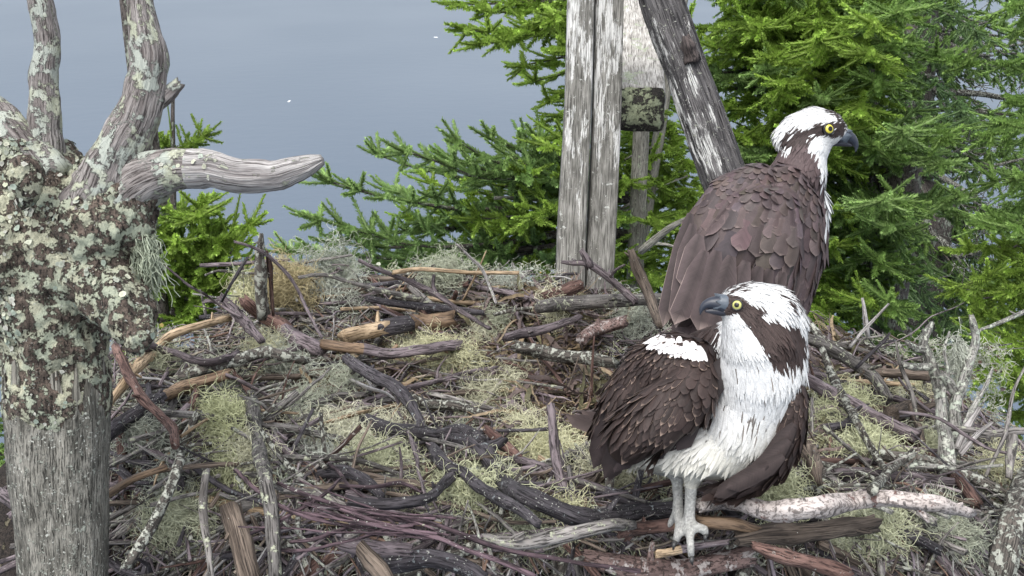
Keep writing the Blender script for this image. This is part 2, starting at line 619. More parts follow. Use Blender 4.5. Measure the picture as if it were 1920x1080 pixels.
def union(balls, voxel, smooth=8, factor=.5):
    V, F = spheres(balls)
    me = bpy.data.meshes.new("tmp")
    me.from_pydata(V.tolist(), [], F.tolist())
    ob = bpy.data.objects.new("tmp", me)
    COL.objects.link(ob)
    r = ob.modifiers.new("r", 'REMESH')
    r.mode = 'VOXEL'
    r.voxel_size = voxel
    if smooth:
        s = ob.modifiers.new("s", 'SMOOTH')
        s.iterations = smooth
        s.factor = factor
    dg = bpy.context.evaluated_depsgraph_get()
    ev = bpy.data.meshes.new_from_object(ob.evaluated_get(dg), depsgraph=dg)
    n = len(ev.vertices)
    v = np.zeros(n * 3, np.float32)
    ev.vertices.foreach_get("co", v)
    nn = np.zeros(n * 3, np.float32)
    ev.vertices.foreach_get("normal", nn)
    fs = np.array([list(p.vertices) for p in ev.polygons if len(p.vertices) == 4], int)
    ft = np.array([list(p.vertices) for p in ev.polygons if len(p.vertices) == 3], int).reshape(-1, 3)
    bpy.data.objects.remove(ob)
    bpy.data.meshes.remove(me)
    bpy.data.meshes.remove(ev)
    return v.reshape(-1, 3).astype(float), nn.reshape(-1, 3).astype(float), fs, ft


def fbm(v, scale, octv=4, seed=0.0):
    return np.array([mnoise.fractal(Vector((p[0] * scale + seed, p[1] * scale, p[2] * scale)), .9, 2.1, octv) for p in v])


def flakes(mb, pts, nrmls, size, cols, g):
    """small ruffled lichen discs lying on a surface"""
    k = 7
    for p, n, s, c in zip(pts, nrmls, size, cols):
        u = nrm(np.cross(n, g.normal(0, 1, 3)))
        b = np.cross(n, u)
        a = np.linspace(0, 2 * np.pi, k, endpoint=False)
        r1 = s * g.uniform(.6, 1.15, k)
        ring = p + np.outer(np.cos(a) * r1, u) + np.outer(np.sin(a) * r1, b) + n * (s * g.uniform(.05, .45, (k, 1)))
        r2 = s * .45
        mid = p + np.outer(np.cos(a) * r2, u) + np.outer(np.sin(a) * r2, b) + n * (s * g.uniform(.15, .35, (k, 1)))
        cen = p + n * s * .12
        V = np.vstack([ring, mid, cen[None]])
        j = np.arange(k)
        F4 = np.stack([j, (j + 1) % k, k + (j + 1) % k, k + j], 1)
        F3 = np.stack([k + j, k + (j + 1) % k, np.full(k, 2 * k)], 1)
        cc = np.vstack([np.tile(c * 1.12, (k, 1)), np.tile(c, (k, 1)), (c * .8)[None]])
        mb.add(V, [F4, F3], cc)


def snag():
    g = np.random.default_rng(3)
    root = empty("dead_snag", P(112, 1300, 1.0), "old grey post at left with a lichen-covered forked stump top", "dead tree")
    # sawn grey lower post
    mb = MB()
    an = np.linspace(0, 2 * np.pi, 56, endpoint=False)
    prof = 1 + .014 * g.normal(0, 1, 56) - .06 * (g.random(56) < .1) + .025 * np.sin(3 * an + 1) + .02 * np.sin(5 * an)
    tube(mb, PP([(120, 1750, 1.0), (119, 1080, 1.0), (112, 900, 1.0), (108, 745, 1.0)]), np.array([76, 77, 85, 92]) / FPX, 56, .008, .008, profile=prof, g=g)
    mb.build("post", M['post'], root)
    # barky stump
    balls = chain_px([(107, 752, 1.0, 95), (105, 690, 1.0, 94), (103, 620, 1.0, 98), (106, 540, 1.0, 112), (114, 470, 1.0, 130), (105, 410, 1.0, 118), (90, 360, 1.0, 88), (70, 310, 1.0, 62)])
    balls += chain_px([(185, 515, .97, 72), (222, 560, .94, 54), (248, 598, .92, 42), (262, 628, .91, 28), (264, 648, .91, 15)])
    balls += chain_px([(190, 430, .96, 85), (225, 400, .955, 66), (258, 362, .95, 50)])
    balls += chain_px([(140, 410, .98, 80), (185, 350, .98, 58)])
    balls += chain_px([(30, 480, .97, 90), (-20, 430, .97, 90), (-40, 520, 1.0, 80)])
    balls += chain_px([(60, 330, .98, 60), (10, 300, .97, 50)])
    balls += chain_px([(52, 380, .92, 18), (48, 330, .91, 13), (45, 308, .91, 8)])
    v, n, fq, ft = union(balls, .0034, 3)
    d = fbm(v * np.array([1, 1, .55]), 38, 5, 2.0) * .0075 + fbm(v, 14, 3, 9.0) * .010 + fbm(v, 120, 3, 4.0) * .0028
    edge = np.clip((v[:, 2] - P(108, 735, 1.0)[2]) / .02, 0, 1)
    v = v + n * (d * (.25 + .75 * edge))[:, None]
    mb = MB()
    mb.add(v, [fq, ft] if len(ft) else fq)
    trunk = mb.build("trunk", M['stump'], root)
    # lichen rosettes on the bark
    px, py, dd = pix(v)
    cand = np.where((v - CAM) @ CF < 1.03)[0]
    pick = g.choice(cand, 4800, replace=False)
    keep = fbm(v[pick], 17, 3, 5.0) + g.normal(0, .25, len(pick)) > .05
    qx, qy, _ = pix(v[pick])
    bare = np.where(qy > 640, .55, .12) + np.where((qx > 125) & (qy > 430), .42, 0)
    keep &= g.random(len(pick)) > bare
    pick = pick[keep]
    pal = np.array([(.46, .48, .36), (.42, .45, .38), (.52, .53, .42), (.36, .42, .35), (.50, .50, .44)])
    mb = MB()
    flakes(mb, v[pick] + n[pick] * .001, n[pick], (.0008 + .003 * g.random(len(pick)) ** 2), .88 * pal[g.integers(0, 5, len(pick))] * g.uniform(.6, 1.1, (len(pick), 1)), g)
    tag(mb.build("lichen", M['moss'], trunk), kind="stuff")
    # limbs of the fork
    def limb(pts, rad, mat, sides=28, rough=.05, step=.006, kn=(), split=None):
        m = MB()
        pr = 1 + .03 * g.normal(0, 1, sides)
        tube(m, PP(pts), np.array(rad) / FPX, sides, step, rough, .0012, profile=pr, g=g, jag=.25, split=split)
        for a, b, r in kn:
            tube(m, PP([a, b]), np.array([r, r * .7]) / FPX, 10, .004, .12, g=g)
        return m.build("branch", [M['silver_l'], M['silver']], root)
    limb([(112, 430, 1.02), (98, 350, .99), (88, 290, .985), (84, 230, .98), (82, 150, .98), (88, 80, .98), (80, 20, .98), (60, -40, .98), (40, -90, .98)], [40, 48, 34, 28, 25, 22, 23, 21, 18], M['silver_l'])
    limb([(120, 520, 1.0), (170, 430, .965), (197, 350, .95), (225, 280, .94), (258, 205, .94), (278, 140, .94), (274, 80, .94), (263, 10, .94), (262, -60, .95), (270, -110, .95)],
         [50, 60, 52, 42, 36, 31, 29, 22, 22, 19], M['silver_l'], kn=[((285, 200, .945), (334, 158, .95), 15)])
    limb([(150, 500, .99), (200, 425, .965), (245, 368, .95), (292, 330, .94), (345, 318, .935), (395, 318, .93), (450, 330, .93), (510, 332, .93), (560, 318, .93), (590, 306, .93), (606, 299, .93)],
         [56, 58, 50, 42, 36, 31, 28, 26, 22, 15, 9], M['silver_l'], split=.55, kn=[((365, 300, .93), (388, 284, .94), 7)])
    limb([(90, 350, .98), (50, 300, .98), (15, 255, .98), (-10, 215, .99), (-60, 190, 1.0)], [62, 55, 45, 34, 26], M['silver_l'])
    mb = MB()
    c, r = resample(PP([(170, 470, .965), (245, 368, .95), (292, 330, .94), (345, 318, .935), (395, 318, .93), (450, 330, .93)]), np.array([52, 48, 42, 36, 31, 28]) / FPX * .95, .004)
    k = g.choice(len(c), 900, p=np.linspace(1, .1, len(c)) ** 2 / (np.linspace(1, .1, len(c)) ** 2).sum())
    dr = nrm(g.normal(0, 1, (900, 3)) + np.array([0, -.7, .3]))
    tn = nrm(np.gradient(c, axis=0))[k]
    dr = nrm(dr - tn * (dr * tn).sum(1, keepdims=True))
    flakes(mb, c[k] + dr * r[k][:, None], dr, g.uniform(.0009, .003, 900), pal[g.integers(0, 5, 900)] * g.uniform(.75, 1.05, (900, 1)), g)
    tag(mb.build("lichen", M['moss'], trunk), kind="stuff")
    # green beard of lichen hanging under the fork
    m = MB()
    N = 260
    st = PP(np.stack([g.normal(272, 10, N), g.uniform(430, 470, N), np.full(N, .94)], 1))
    K = 8
    steps = g.normal(0, .0022, (N, K, 3)) + np.array([0, 0, -.0055]) * g.uniform(.4, 1.2, (N, 1, 1))
    strands(m, st[:, None] + np.cumsum(steps, 1), np.full((N, K), .0005), 3, np.array((.45, .50, .38)) * g.uniform(.75, 1.1, (N, 1)))
    tag(m.build("lichen_beard", M['moss'], trunk), kind="stuff")


snag()

# ------------------------------------------------------------------ weathered timbers at the back
def superell(k, e, ax=1.0):
    a = np.linspace(0, 2 * np.pi, k, endpoint=False)
    return 1.0 / ((np.abs(np.cos(a)) / 1.0) ** e + (np.abs(np.sin(a)) / ax) ** e) ** (1 / e)


def timbers():
    g = np.random.default_rng(11)
    D = 2.0
    for pts, rad, lab in (
            ([(1091, -80, D), (1083, 200, D), (1072, 420, D), (1068, 560, D), (1064, 720, D + .1)], [25, 25, 27, 27, 27], "pale weathered board post with a red stain, left of a dark groove"),
            ([(1143, -80, D + .02), (1137, 200, D + .02), (1128, 420, D + .02), (1121, 560, D + .02), (1119, 720, D + .12)], [27, 27, 27, 27, 27], "darker weathered board post beside the beam end, right of the groove")):
        mb = MB()
        k = 48
        pr = superell(k, 7) * (1 + .012 * g.normal(0, 1, k))
        tube(mb, PP(pts), np.array(rad) * D / FPX, k, .014, .006, profile=pr, up=nrm(np.array([1.0, -.9, 0])) * 0 + np.array([1.0, 0, 0]), g=g)
        o = mb.build("board_post", M['board'])
        tag(o, lab, "post", "weathered upright boards behind the nest")
    # beam coming towards us, its end crusted with lichen
    mb = MB()
    k = 40
    pr = superell(k, 9, .95) * (1 + .01 * g.normal(0, 1, k))
    root = empty("beam", P(1203, 205, 2.0), "short thick beam with lichen-blotched end between the board posts and leaning log", "beam")
    tube(mb, PP([(1195, -30, 2.9), (1203, 205, 2.12)]), np.array([.0505, .0505]), k, .02, .006, profile=pr, up=np.array([1.0, 0, 0]), g=g, jag=0)
    mb.build("beam_body", wood("bleached_beam", (.30, .28, .25), (.68, .66, .62), grain=300, stretch=.05, lichen=.35, lcol=(.40, .44, .32), lscale=30, var=.02), root)
    mb = MB()
    a, b = P(1203, 205, 2.122), P(1203, 205.5, 2.10)
    tube(mb, [a, (a + b) / 2, b], [.05, .0495, .049], k, .006, .012, profile=pr, up=np.array([1.0, 0, 0]), g=g, jag=0)
    mb.build("end_grain", wood("rotten_end_grain", (.03, .028, .025), (.10, .09, .075), grain=200, stretch=1, lichen=.66, lcol=(.42, .46, .30), lscale=42, var=.02, bump=1.3), root)
    # leaning cracked log
    root = empty("leaning_log", P(1350, 330, 1.7), "leaning dark cracked log with pale lichen edge behind the rear osprey", "log")
    mb = MB()
    k = 64
    pr = 1 + .03 * g.normal(0, 1, k)
    pr = (pr + np.roll(pr, 1)) / 2
    for q, dp in ((46, .3), (47, .4), (48, .18), (52, .2), (53, .16), (40, .22), (41, .12), (34, .14), (58, .2), (59, .12), (12, .15), (25, .1), (44, .08), (55, .08)):
        pr[q] -= dp
    tube(mb, PP([(1208, -90, 1.98), (1247, 20, 1.96), (1286, 130, 1.94), (1325, 240, 1.92), (1364, 350, 1.9), (1406, 470, 1.9), (1466, 640, 1.92)]), np.array([40, 41, 40, 41, 42, 44, 44]) * 1.94 / FPX, k, .01, .02, .001, profile=pr, g=g)
    mb.build("log_body", M['log'], root)
    mb = MB()
    tube(mb, PP([(1296, 108, 1.905), (1290, 85, 1.89), (1286, 70, 1.885)]), np.array([15, 13, 6]) * 1.9 / FPX, 12, .004, .2, g=g)
    mb.build("knot", M['knot'], root)


timbers()

# ------------------------------------------------------------------ spruces
def needle_mesh(mb, B, D, L, C, R, per, g):
    """needle-clad shoots: base B, direction D, length L, colour C, radius R of the brush"""
    N = len(B)
    C = C * np.array([1.15, 1.26, 1.38])
    ref = np.where(np.abs(D[:, 2:3]) < .9, np.array([0, 0, 1.0]), np.array([1.0, 0, 0]))
    u = nrm(np.cross(D, ref))
    b = np.cross(D, u)
    t = (np.arange(per)[None] + g.uniform(0, 1, (N, per))) / per
    a = g.uniform(0, 2 * np.pi, (N, per))
    rad = np.cos(a)[..., None] * u[:, None] + np.sin(a)[..., None] * b[:, None]
    bend = (t ** 2)[..., None] * np.array([0, 0, .12]) * L[:, None, None]
    base = B[:, None] + D[:, None] * (t * L[:, None])[..., None] + bend
    ln = R[:, None] * 1.12 * g.uniform(.75, 1.15, (N, per)) * (1 - .5 * t ** 3)
    nd = nrm(rad * .85 + D[:, None] * (.45 + .5 * t[..., None]) + np.array([0, 0, .1]))
    tip = base + nd * ln[..., None]
    wv = nrm(np.cross(nd, D[:, None])) * (R[:, None, None] * .15)
    V = np.stack([base - wv, base + wv, base + nd * ln[..., None] * .6 + wv * .8, tip, base + nd * ln[..., None] * .6 - wv * .8], 2).reshape(-1, 3)
    k = np.arange(N * per)[:, None] * 5
    F = np.concatenate([k + np.array([0, 1, 2, 4])])
    F3 = k + np.array([4, 2, 3])
    cc = C[:, None] * g.uniform(.75, 1.25, (N, per, 1)) * (1 + .25 * t[..., None])
    mb.add(V, [F, F3], np.repeat(cc.reshape(-1, 3), 5, 0))
    Pn = B[:, None] + D[:, None] * (np.linspace(0, 1, 4)[None, :, None] * L[:, None, None]) + (np.linspace(0, 1, 4) ** 2)[None, :, None] * np.array([0, 0, .12]) * L[:, None, None]
    strands(mb, Pn, np.repeat((R * .34)[:, None], 4, 1) * np.array([1, .9, .7, .3]), 4, C * .75)


def rot(v, ax, ang):
    return v * math.cos(ang) + np.cross(ax, v) * math.sin(ang) + ax * (ax @ v) * (1 - math.cos(ang))


def bough(tree, p0, p1, width, col, tipcol, brush, g, sag=.06, per=64, bare=.25, dens=1.0, hang=.0, name="bough"):
    p0, p1 = np.asarray(p0, float), np.asarray(p1, float)
    L = np.linalg.norm(p1 - p0)
    t = np.linspace(0, 1, 9)[:, None]
    ax = p0 + (p1 - p0) * t + np.array([0, 0, 1.0]) * (sag * L * (t ** 2 * 1.6 - t * 1.6))
    ax = ax + np.cumsum(g.normal(0, .012 * L, ax.shape), 0) * t * (1 - t) * 3
    mw = MB()
    tube(mw, ax, [.006 + .006 * L, .0025], 6, .05, .1, g=g)
    ob = mw.build(name, M['trunk'], tree)
    B, D, LL, CC = [], [], [], []
    n = max(4, int(L * (1 - bare) / (.055 * brush / .012) * dens))
    dirn = nrm(p1 - p0)
    upv = nrm(np.array([g.normal(0, .35), g.normal(0, .35), 1.0]))
    for i in range(n + 1):
        s = bare + (1 - bare) * i / n
        q = np.array([np.interp(s, t[:, 0], ax[:, k]) for k in range(3)])
        q2 = np.array([np.interp(min(s + .05, 1), t[:, 0], ax[:, k]) for k in range(3)])
        q0 = np.array([np.interp(s - .05, t[:, 0], ax[:, k]) for k in range(3)])
        d = nrm(q2 - q0)
        side = nrm(np.cross(d, upv))
        c = col + (tipcol - col) * s ** 1.5
        sl = brush * g.uniform(4.2, 6.5)
        B.append(q); D.append(d); LL.append(sl); CC.append(c)
        for sg in (-1, 1):
            ll = (width * max(0.0, 1 - s) ** .8 + brush * 5.0) * g.uniform(.6, 1.1)
            if g.random() < .08:
                continue
            ld = nrm(d * g.uniform(.5, .9) + side * sg + upv * g.normal(.05, .38) - np.array([0, 0, hang]))
            m = max(1, int(ll / (brush * 3.4)))
            for j in range(m):
                w = j / m
                pb = q + ld * ll * w - np.array([0, 0, hang * ll * w * w * .6])
                B.append(pb); D.append(nrm(ld + g.normal(0, .1, 3) - np.array([0, 0, hang * w]))); LL.append(ll / m * 1.25); CC.append(c)
                ls = nrm(np.cross(ld, upv))
                if j > 0 or m == 1:
                    for s2 in (-1, 1):
                        if g.random() < .85:
                            B.append(pb)
                            D.append(nrm(ld * .8 + ls * s2 * .75 + upv * g.normal(.12, .45) - np.array([0, 0, hang * .7])))
                            LL.append(brush * g.uniform(3.2, 5.2) * (1.1 - .5 * w))
                            CC.append(c + (tipcol - c) * (.3 + .6 * g.random()))
    B, D, LL, CC = np.array(B), np.array(D), np.array(LL), np.array(CC)
    CC = CC * g.uniform(.8, 1.2, (len(CC), 1))
    mb = MB()
    needle_mesh(mb, B, D, LL, CC, np.full(len(B), brush) * g.uniform(.85, 1.1, len(B)), per, g)
    mb.build("needles", M['needle'], ob)
    return ob


BRIGHT, TIP = np.array((.165, .240, .040)), np.array((.270, .360, .060))
MID, MIDT = np.array((.115, .180, .052)), np.array((.205, .290, .072))
BLUE, BLUET = np.array((.125, .195, .070)), np.array((.240, .325, .100))
DARK, DARKT = np.array((.070, .115, .046)), np.array((.130, .190, .066))


def tree_root(label, pts, rad, group="spruces beyond the nest", mat='trunk', name="spruce_tree"):
    w = PP(pts)
    root = empty(name, (w[-1][0], w[-1][1], -13.5), label, "tree", group)
    foot = np.array([[w[-1][0], w[-1][1], -13.6]])
    mb = MB()
    g = np.random.default_rng(len(label))
    r = np.array(rad) / FPX * np.array([p[2] for p in pts])
    tube(mb, np.vstack([w, foot]), np.concatenate([r, [r[-1] * 1.9]]), 16, .04 if len(pts) < 9 else .02, .1, .002, g=g)
    mb.build("trunk", M[mat], root)
    return root


def trees():
    g = np.random.default_rng(21)
    # --- middle spruce behind the board posts
    t2 = tree_root("pale-stemmed spruce behind the board posts, its low boughs reaching left over the water",
                   [(1290, -60, 2.95), (1262, 100, 2.95), (1237, 240, 2.95), (1216, 380, 2.95), (1196, 520, 2.95), (1180, 760, 2.98)], [10, 11, 11, 11, 12, 14], mat='palewood')
    D = 2.95
    left = [(548, 475), (566, 505), (622, 342), (598, 412), (690, 440), (712, 292), (765, 285), (738, 362), (862, 268), (925, 262), (952, 290), (812, 345), (850, 405),
            (905, 345), (985, 325), (1012, 262), (705, 505), (802, 470), (880, 485), (952, 435), (1002, 405), (960, 525), (1022, 505), (752, 525), (646, 505), (1030, 330), (850, 300), (780, 410),
            (630, 455), (900, 410), (835, 525)]
    for i, (x, y) in enumerate(left):
        dd = D - g.uniform(-.1, .55)
        br = x > 760 and y > 300
        bough(t2, P(1195 - g.uniform(0, 60), 380 + .32 * (y - 380) + g.uniform(-10, 30), D), P(x, y, dd), g.uniform(.10, .17) + .0001 * max(0, x - 700), BRIGHT if br else BLUE, TIP if br else BLUET, .0145, g, sag=.10, bare=.35, per=80)
    for x, y in [(866, 8), (878, 55), (905, 82), (925, 22), (962, 62), (985, 122), (1003, 152), (1030, 190), (1015, 235), (1040, 95), (1035, 275), (1000, 15), (1045, 30), (960, -20)]:
        bough(t2, P(1250 - g.uniform(0, 30), -60 + .5 * y + g.uniform(0, 40), D), P(x, y, D - g.uniform(-.1, .5)), g.uniform(.09, .14), BRIGHT, TIP * .95, .0145, g, sag=.10, bare=.35, per=80)
    for x, y in [(1180, 40), (1190, 260), (1175, 340), (1215, 300), (1250, 330), (1285, 300), (1180, 420), (1235, 420), (1280, 400), (1190, 500), (1225, 530), (1270, 480), (1160, 540), (1300, 450), (1175, 560), (1255, 250), (1190, 180), (1290, 360),
                 (1110, 480), (1120, 300), (1110, 150)]:
        bough(t2, P(1230, y - g.uniform(10, 90), D + .25), P(x, y, D - g.uniform(-.3, .35)), g.uniform(.08, .13), BRIGHT * .9, TIP * .95, .0145, g, sag=.12, bare=.2, per=74, hang=.25)
    for a, b, r in (((1206, 470, 2.55), (1300, 402, 2.45), 8), ((1212, 455, 2.6), (1290, 470, 2.6), 4), ((1235, 275, 2.94), (1170, 300, 2.85), 3), ((1150, 400, 2.9), (1290, 330, 3.0), 3), ((930, 370, 2.7), (1060, 385, 2.9), 4)):
        mb = MB()
        tube(mb, PP([a, ((a[0] + b[0]) / 2, (a[1] + b[1]) / 2 - 5, (a[2] + b[2]) / 2), b]), np.array([r, r * .6]) * a[2] / FPX, 7, .02, .12, .003, g=g)
        mb.build("dead_branch", M['palewood'], t2)
    # --- big bright spruce filling the right
    t1 = tree_root("big bright green spruce right of the rear osprey, dense drooping shoots",
                   [(1625, -120, 3.7), (1628, 200, 3.7), (1632, 500, 3.7), (1636, 800, 3.75)], [26, 28, 31, 33])
    cells = [(1400, -20), (1420, 20), (1440, 60), (1405, 50), (1460, 100), (1430, 110), (1470, 20)] + [(x, y) for y in range(-40, 420, 62) for x in range(1335, 1480, 62)] + [(x, y) for y in range(-30, 640, 66) for x in range(1310, 1800, 78)]
    for x, y in cells:
        x += g.uniform(-34, 34)
        y += g.uniform(-30, 30)
        if x > 1690 and y < 230 and g.random() < .75:
            continue
        if x > 1600 and y > 520 and g.random() < .5:
            continue
        k = abs(x - 1628) / 330
        dd = 3.7 - g.uniform(.35, .95) * (1.15 - .6 * k)
        br = g.random()
        c, tcx = (BRIGHT, TIP) if (x < 1640 and br < .75) else ((MID, MIDT) if br < .7 else (BLUE, BLUET))
        bough(t1, P(1628 + .22 * (x - 1628), y - g.uniform(20, 110), 3.7), P(x, y, dd), g.uniform(.11, .19), c, tcx, .0175, g, sag=.10, bare=.22, per=74, hang=g.uniform(.1, .5))
    # --- far dark spruce with visible trunk
    t5 = tree_root("far dark spruce with bare grey-brown trunk at upper right, thin hanging boughs",
                   [(1745, -120, 5.2), (1728, 0, 5.2), (1714, 150, 5.2), (1700, 420, 5.25), (1690, 800, 5.3)], [33, 35, 37, 40, 44])
    for i in range(98):
        y = g.uniform(-60, 700)
        x = 1710 + g.choice([-1, 1], p=[.33, .67]) * g.uniform(20, 300)
        if 1740 < x < 1940 and (40 < y < 210 or 300 < y < 400) and g.random() < .75:
            continue
        bough(t5, P(1714, y - g.uniform(30, 120), 5.2), P(x, y, 5.2 - g.uniform(-.6, .8)), g.uniform(.13, .22), DARK if g.random() < .5 else MID, MIDT if g.random() < .6 else DARKT, .021, g, sag=-.05, bare=.25, per=34, hang=g.uniform(.5, 1.1))
    for i in range(30):
        y = g.uniform(-20, 560)
        s = g.choice([-1, 1], p=[.25, .75])
        a = P(1712, y, 5.2)
        b = P(1712 + s * g.uniform(60, 260), y + g.uniform(-60, 90), 5.2 - g.uniform(-.3, .9))
        mb = MB()
        mid = (a + b) / 2 + g.normal(0, .05, 3)
        tube(mb, [a, mid, b], np.array([9, 6, 2]) * 5 / FPX * g.uniform(.5, 1.1), 6, .05, .15, .01, g=g)
        q, K = 14, 5
        st = a + (b - a) * g.uniform(.3, 1, (q, 1))
        dr = nrm(g.normal(0, 1, (q, 3)) + nrm(b - a) * .8)
        pn = st[:, None] + np.cumsum(dr[:, None] * .045 + g.normal(0, .014, (q, K, 3)), 1)
        strands(mb, pn, np.full((q, K), .0022), 4)
        mb.build("dead_branch", M['crust'], t5)
    # --- nearer spruce at the right edge
    t8 = tree_root("near spruce entering at the right edge beside the lichened upright branches",
                   [(2060, -100, 2.9), (2060, 300, 2.9), (2060, 700, 2.9), (2060, 1000, 2.95)], [24, 26, 28, 30])
    for x, y in [(1850, 640), (1880, 690), (1840, 700), (1905, 720), (1870, 745), (1900, 640), (1850, 520), (1890, 470), (1905, 540), (1880, 400), (1912, 330), (1860, 250), (1905, 190), (1890, 120), (1870, 30), (1915, 60), (1820, 470), (1850, 590), (1800, 540), (1915, 830), (1905, 780), (1870, 340), (1850, 420), (1885, 230), (1840, 560), (1895, 600), (1865, 670), (1910, 430), (1900, 10)]:
        c, tcx = (BRIGHT * .85, TIP * .85) if y > 450 else (MID, MIDT)
        bough(t8, P(2055, y - g.uniform(20, 80), 2.9), P(x, y, 2.9 - g.uniform(-.2, .5)), g.uniform(.07, .12), c, tcx, .0145, g, sag=.1, bare=.25, per=64, hang=.35)
    # --- small young spruce between the old post and the nest
    t4 = tree_root("young spruce with upright leader tip between old post and nest, left",
                   [(322, 178, 1.95), (322, 230, 1.95), (323, 300, 1.95), (324, 480, 1.95), (326, 760, 1.97)], [3, 4, 5, 8, 11], name="young_spruce")
    B = [P(322, 282, 1.95)]
    m = MB()
    needle_mesh(m, np.array([P(322, 262, 1.95)]), np.array([[0, 0, 1.0]]), np.array([.088]), np.array([TIP * .8]), np.array([.0045]), 90, g)
    m.build("leader", M['needle'], t4)
    for x, y, by in [(380, 256, 283), (288, 256, 283), (372, 388, 400), (372, 405, 395), (268, 395, 395), (466, 424, 500), (440, 470, 520), (402, 436, 480), (432, 520, 540), (392, 500, 520), (385, 560, 560), (270, 440, 460), (255, 520, 520),
                     (340, 600, 580), (332, 455, 460), (352, 530, 540), (300, 560, 560), (410, 455, 500), (360, 470, 480), (455, 500, 540), (345, 415, 410), (420, 540, 560), (380, 585, 585), (222, 680, 640), (238, 720, 670), (212, 752, 690), (300, 500, 500), (362, 590, 590)]:
        small = y < 310
        bough(t4, P(323, by, 1.95), P(x, y, 1.95 - g.uniform(-.12, .16)), -.022 if small else g.uniform(.04, .06), BRIGHT, TIP * (.8 if small else 1.0), .0085 if small else .0105, g, sag=.12, bare=.1 if not small else .15, per=70)
    # --- sapling behind the post, lower left
    t7 = tree_root("sapling spruce at the lower left edge, its shoots showing left of the grey post",
                   [(-70, 480, 1.9), (-70, 700, 1.9), (-72, 1000, 1.9)], [6, 8, 10], name="young_spruce")
    for x, y in [(22, 598), (26, 655), (12, 700), (30, 855), (38, 885), (20, 925), (8, 560), (35, 990), (5, 800), (25, 1000)]:
        bough(t7, P(-70, y - 25, 1.9), P(x, y, 1.9 - g.uniform(-.1, .1)), g.uniform(.03, .05), MID, MIDT, .0085, g, sag=.1, bare=.15, per=40)


trees()

# ------------------------------------------------------------------ the sticks one can follow by eye
GN = np.random.default_rng(5)
LIFT = .012


def px_mid(w):
    return 600 < w[:, 0].mean() < 1150


def stick(name, label, pts, rad, mat, sides=10, lift=None, split=None, forks=(), rough=.13, wig=.0012, step=.01, group=None, cat=None):
    lift = np.atleast_1d(np.asarray(LIFT if lift is None else lift, float)) * 1.5 + .065
    w = on_nest(pts, lift)
    r = np.atleast_1d(np.asarray(rad, float))
    r = np.interp(np.linspace(0, 1, len(w)), np.linspace(0, 1, len(r)), r) * w[:, 2] / FPX * (.74 if name in ('big_branch', 'forked_branch') and px_mid(w) else .86)
    w3 = PP(w)
    mb = MB()
    pr = 1 + .07 * GN.normal(0, 1, sides)
    tube(mb, w3, r, sides, step, rough, wig, split=split, profile=pr, g=GN)
    for fk in forks:
        fp, fr = fk
        q = on_nest(fp, float(np.max(lift)))
        # a fork leaves from the stick itself
        i = int(np.argmin(np.hypot(w[:, 0] - q[0, 0], w[:, 1] - q[0, 1])))
        if np.hypot(w[i, 0] - q[0, 0], w[i, 1] - q[0, 1]) < 40:
            sh = w[i, 2] - q[0, 2]
            q[:, 2] += sh * np.linspace(1, .3, len(q))
        fr = np.atleast_1d(np.asarray(fr, float))
        fr = np.interp(np.linspace(0, 1, len(q)), np.linspace(0, 1, len(fr)), fr)
        tube(mb, PP(q), fr * q[:, 2] / FPX, max(5, sides - 2), step, rough, wig, g=GN)
    # stubs of side twigs
    c, rr = resample(w3, r, .03)
    for k in range(int(len(c) * .28)):
        i = GN.integers(1, len(c) - 1)
        d = nrm(nrm(c[i] - c[i - 1]) * .7 + nrm(GN.normal(0, 1, 3)))
        L = rr[i] * GN.uniform(1.3, 3.2)
        tube(mb, [c[i], c[i] + d * L * .6, c[i] + d * L], np.array([.45, .35, .2]) * rr[i], 6, .006, .15, g=GN)
    ms = [M[m] for m in mat] if isinstance(mat, tuple) else [M[mat]]
    o = mb.build(name, ms)
    tag(o, label, cat or "stick", group)
    return o


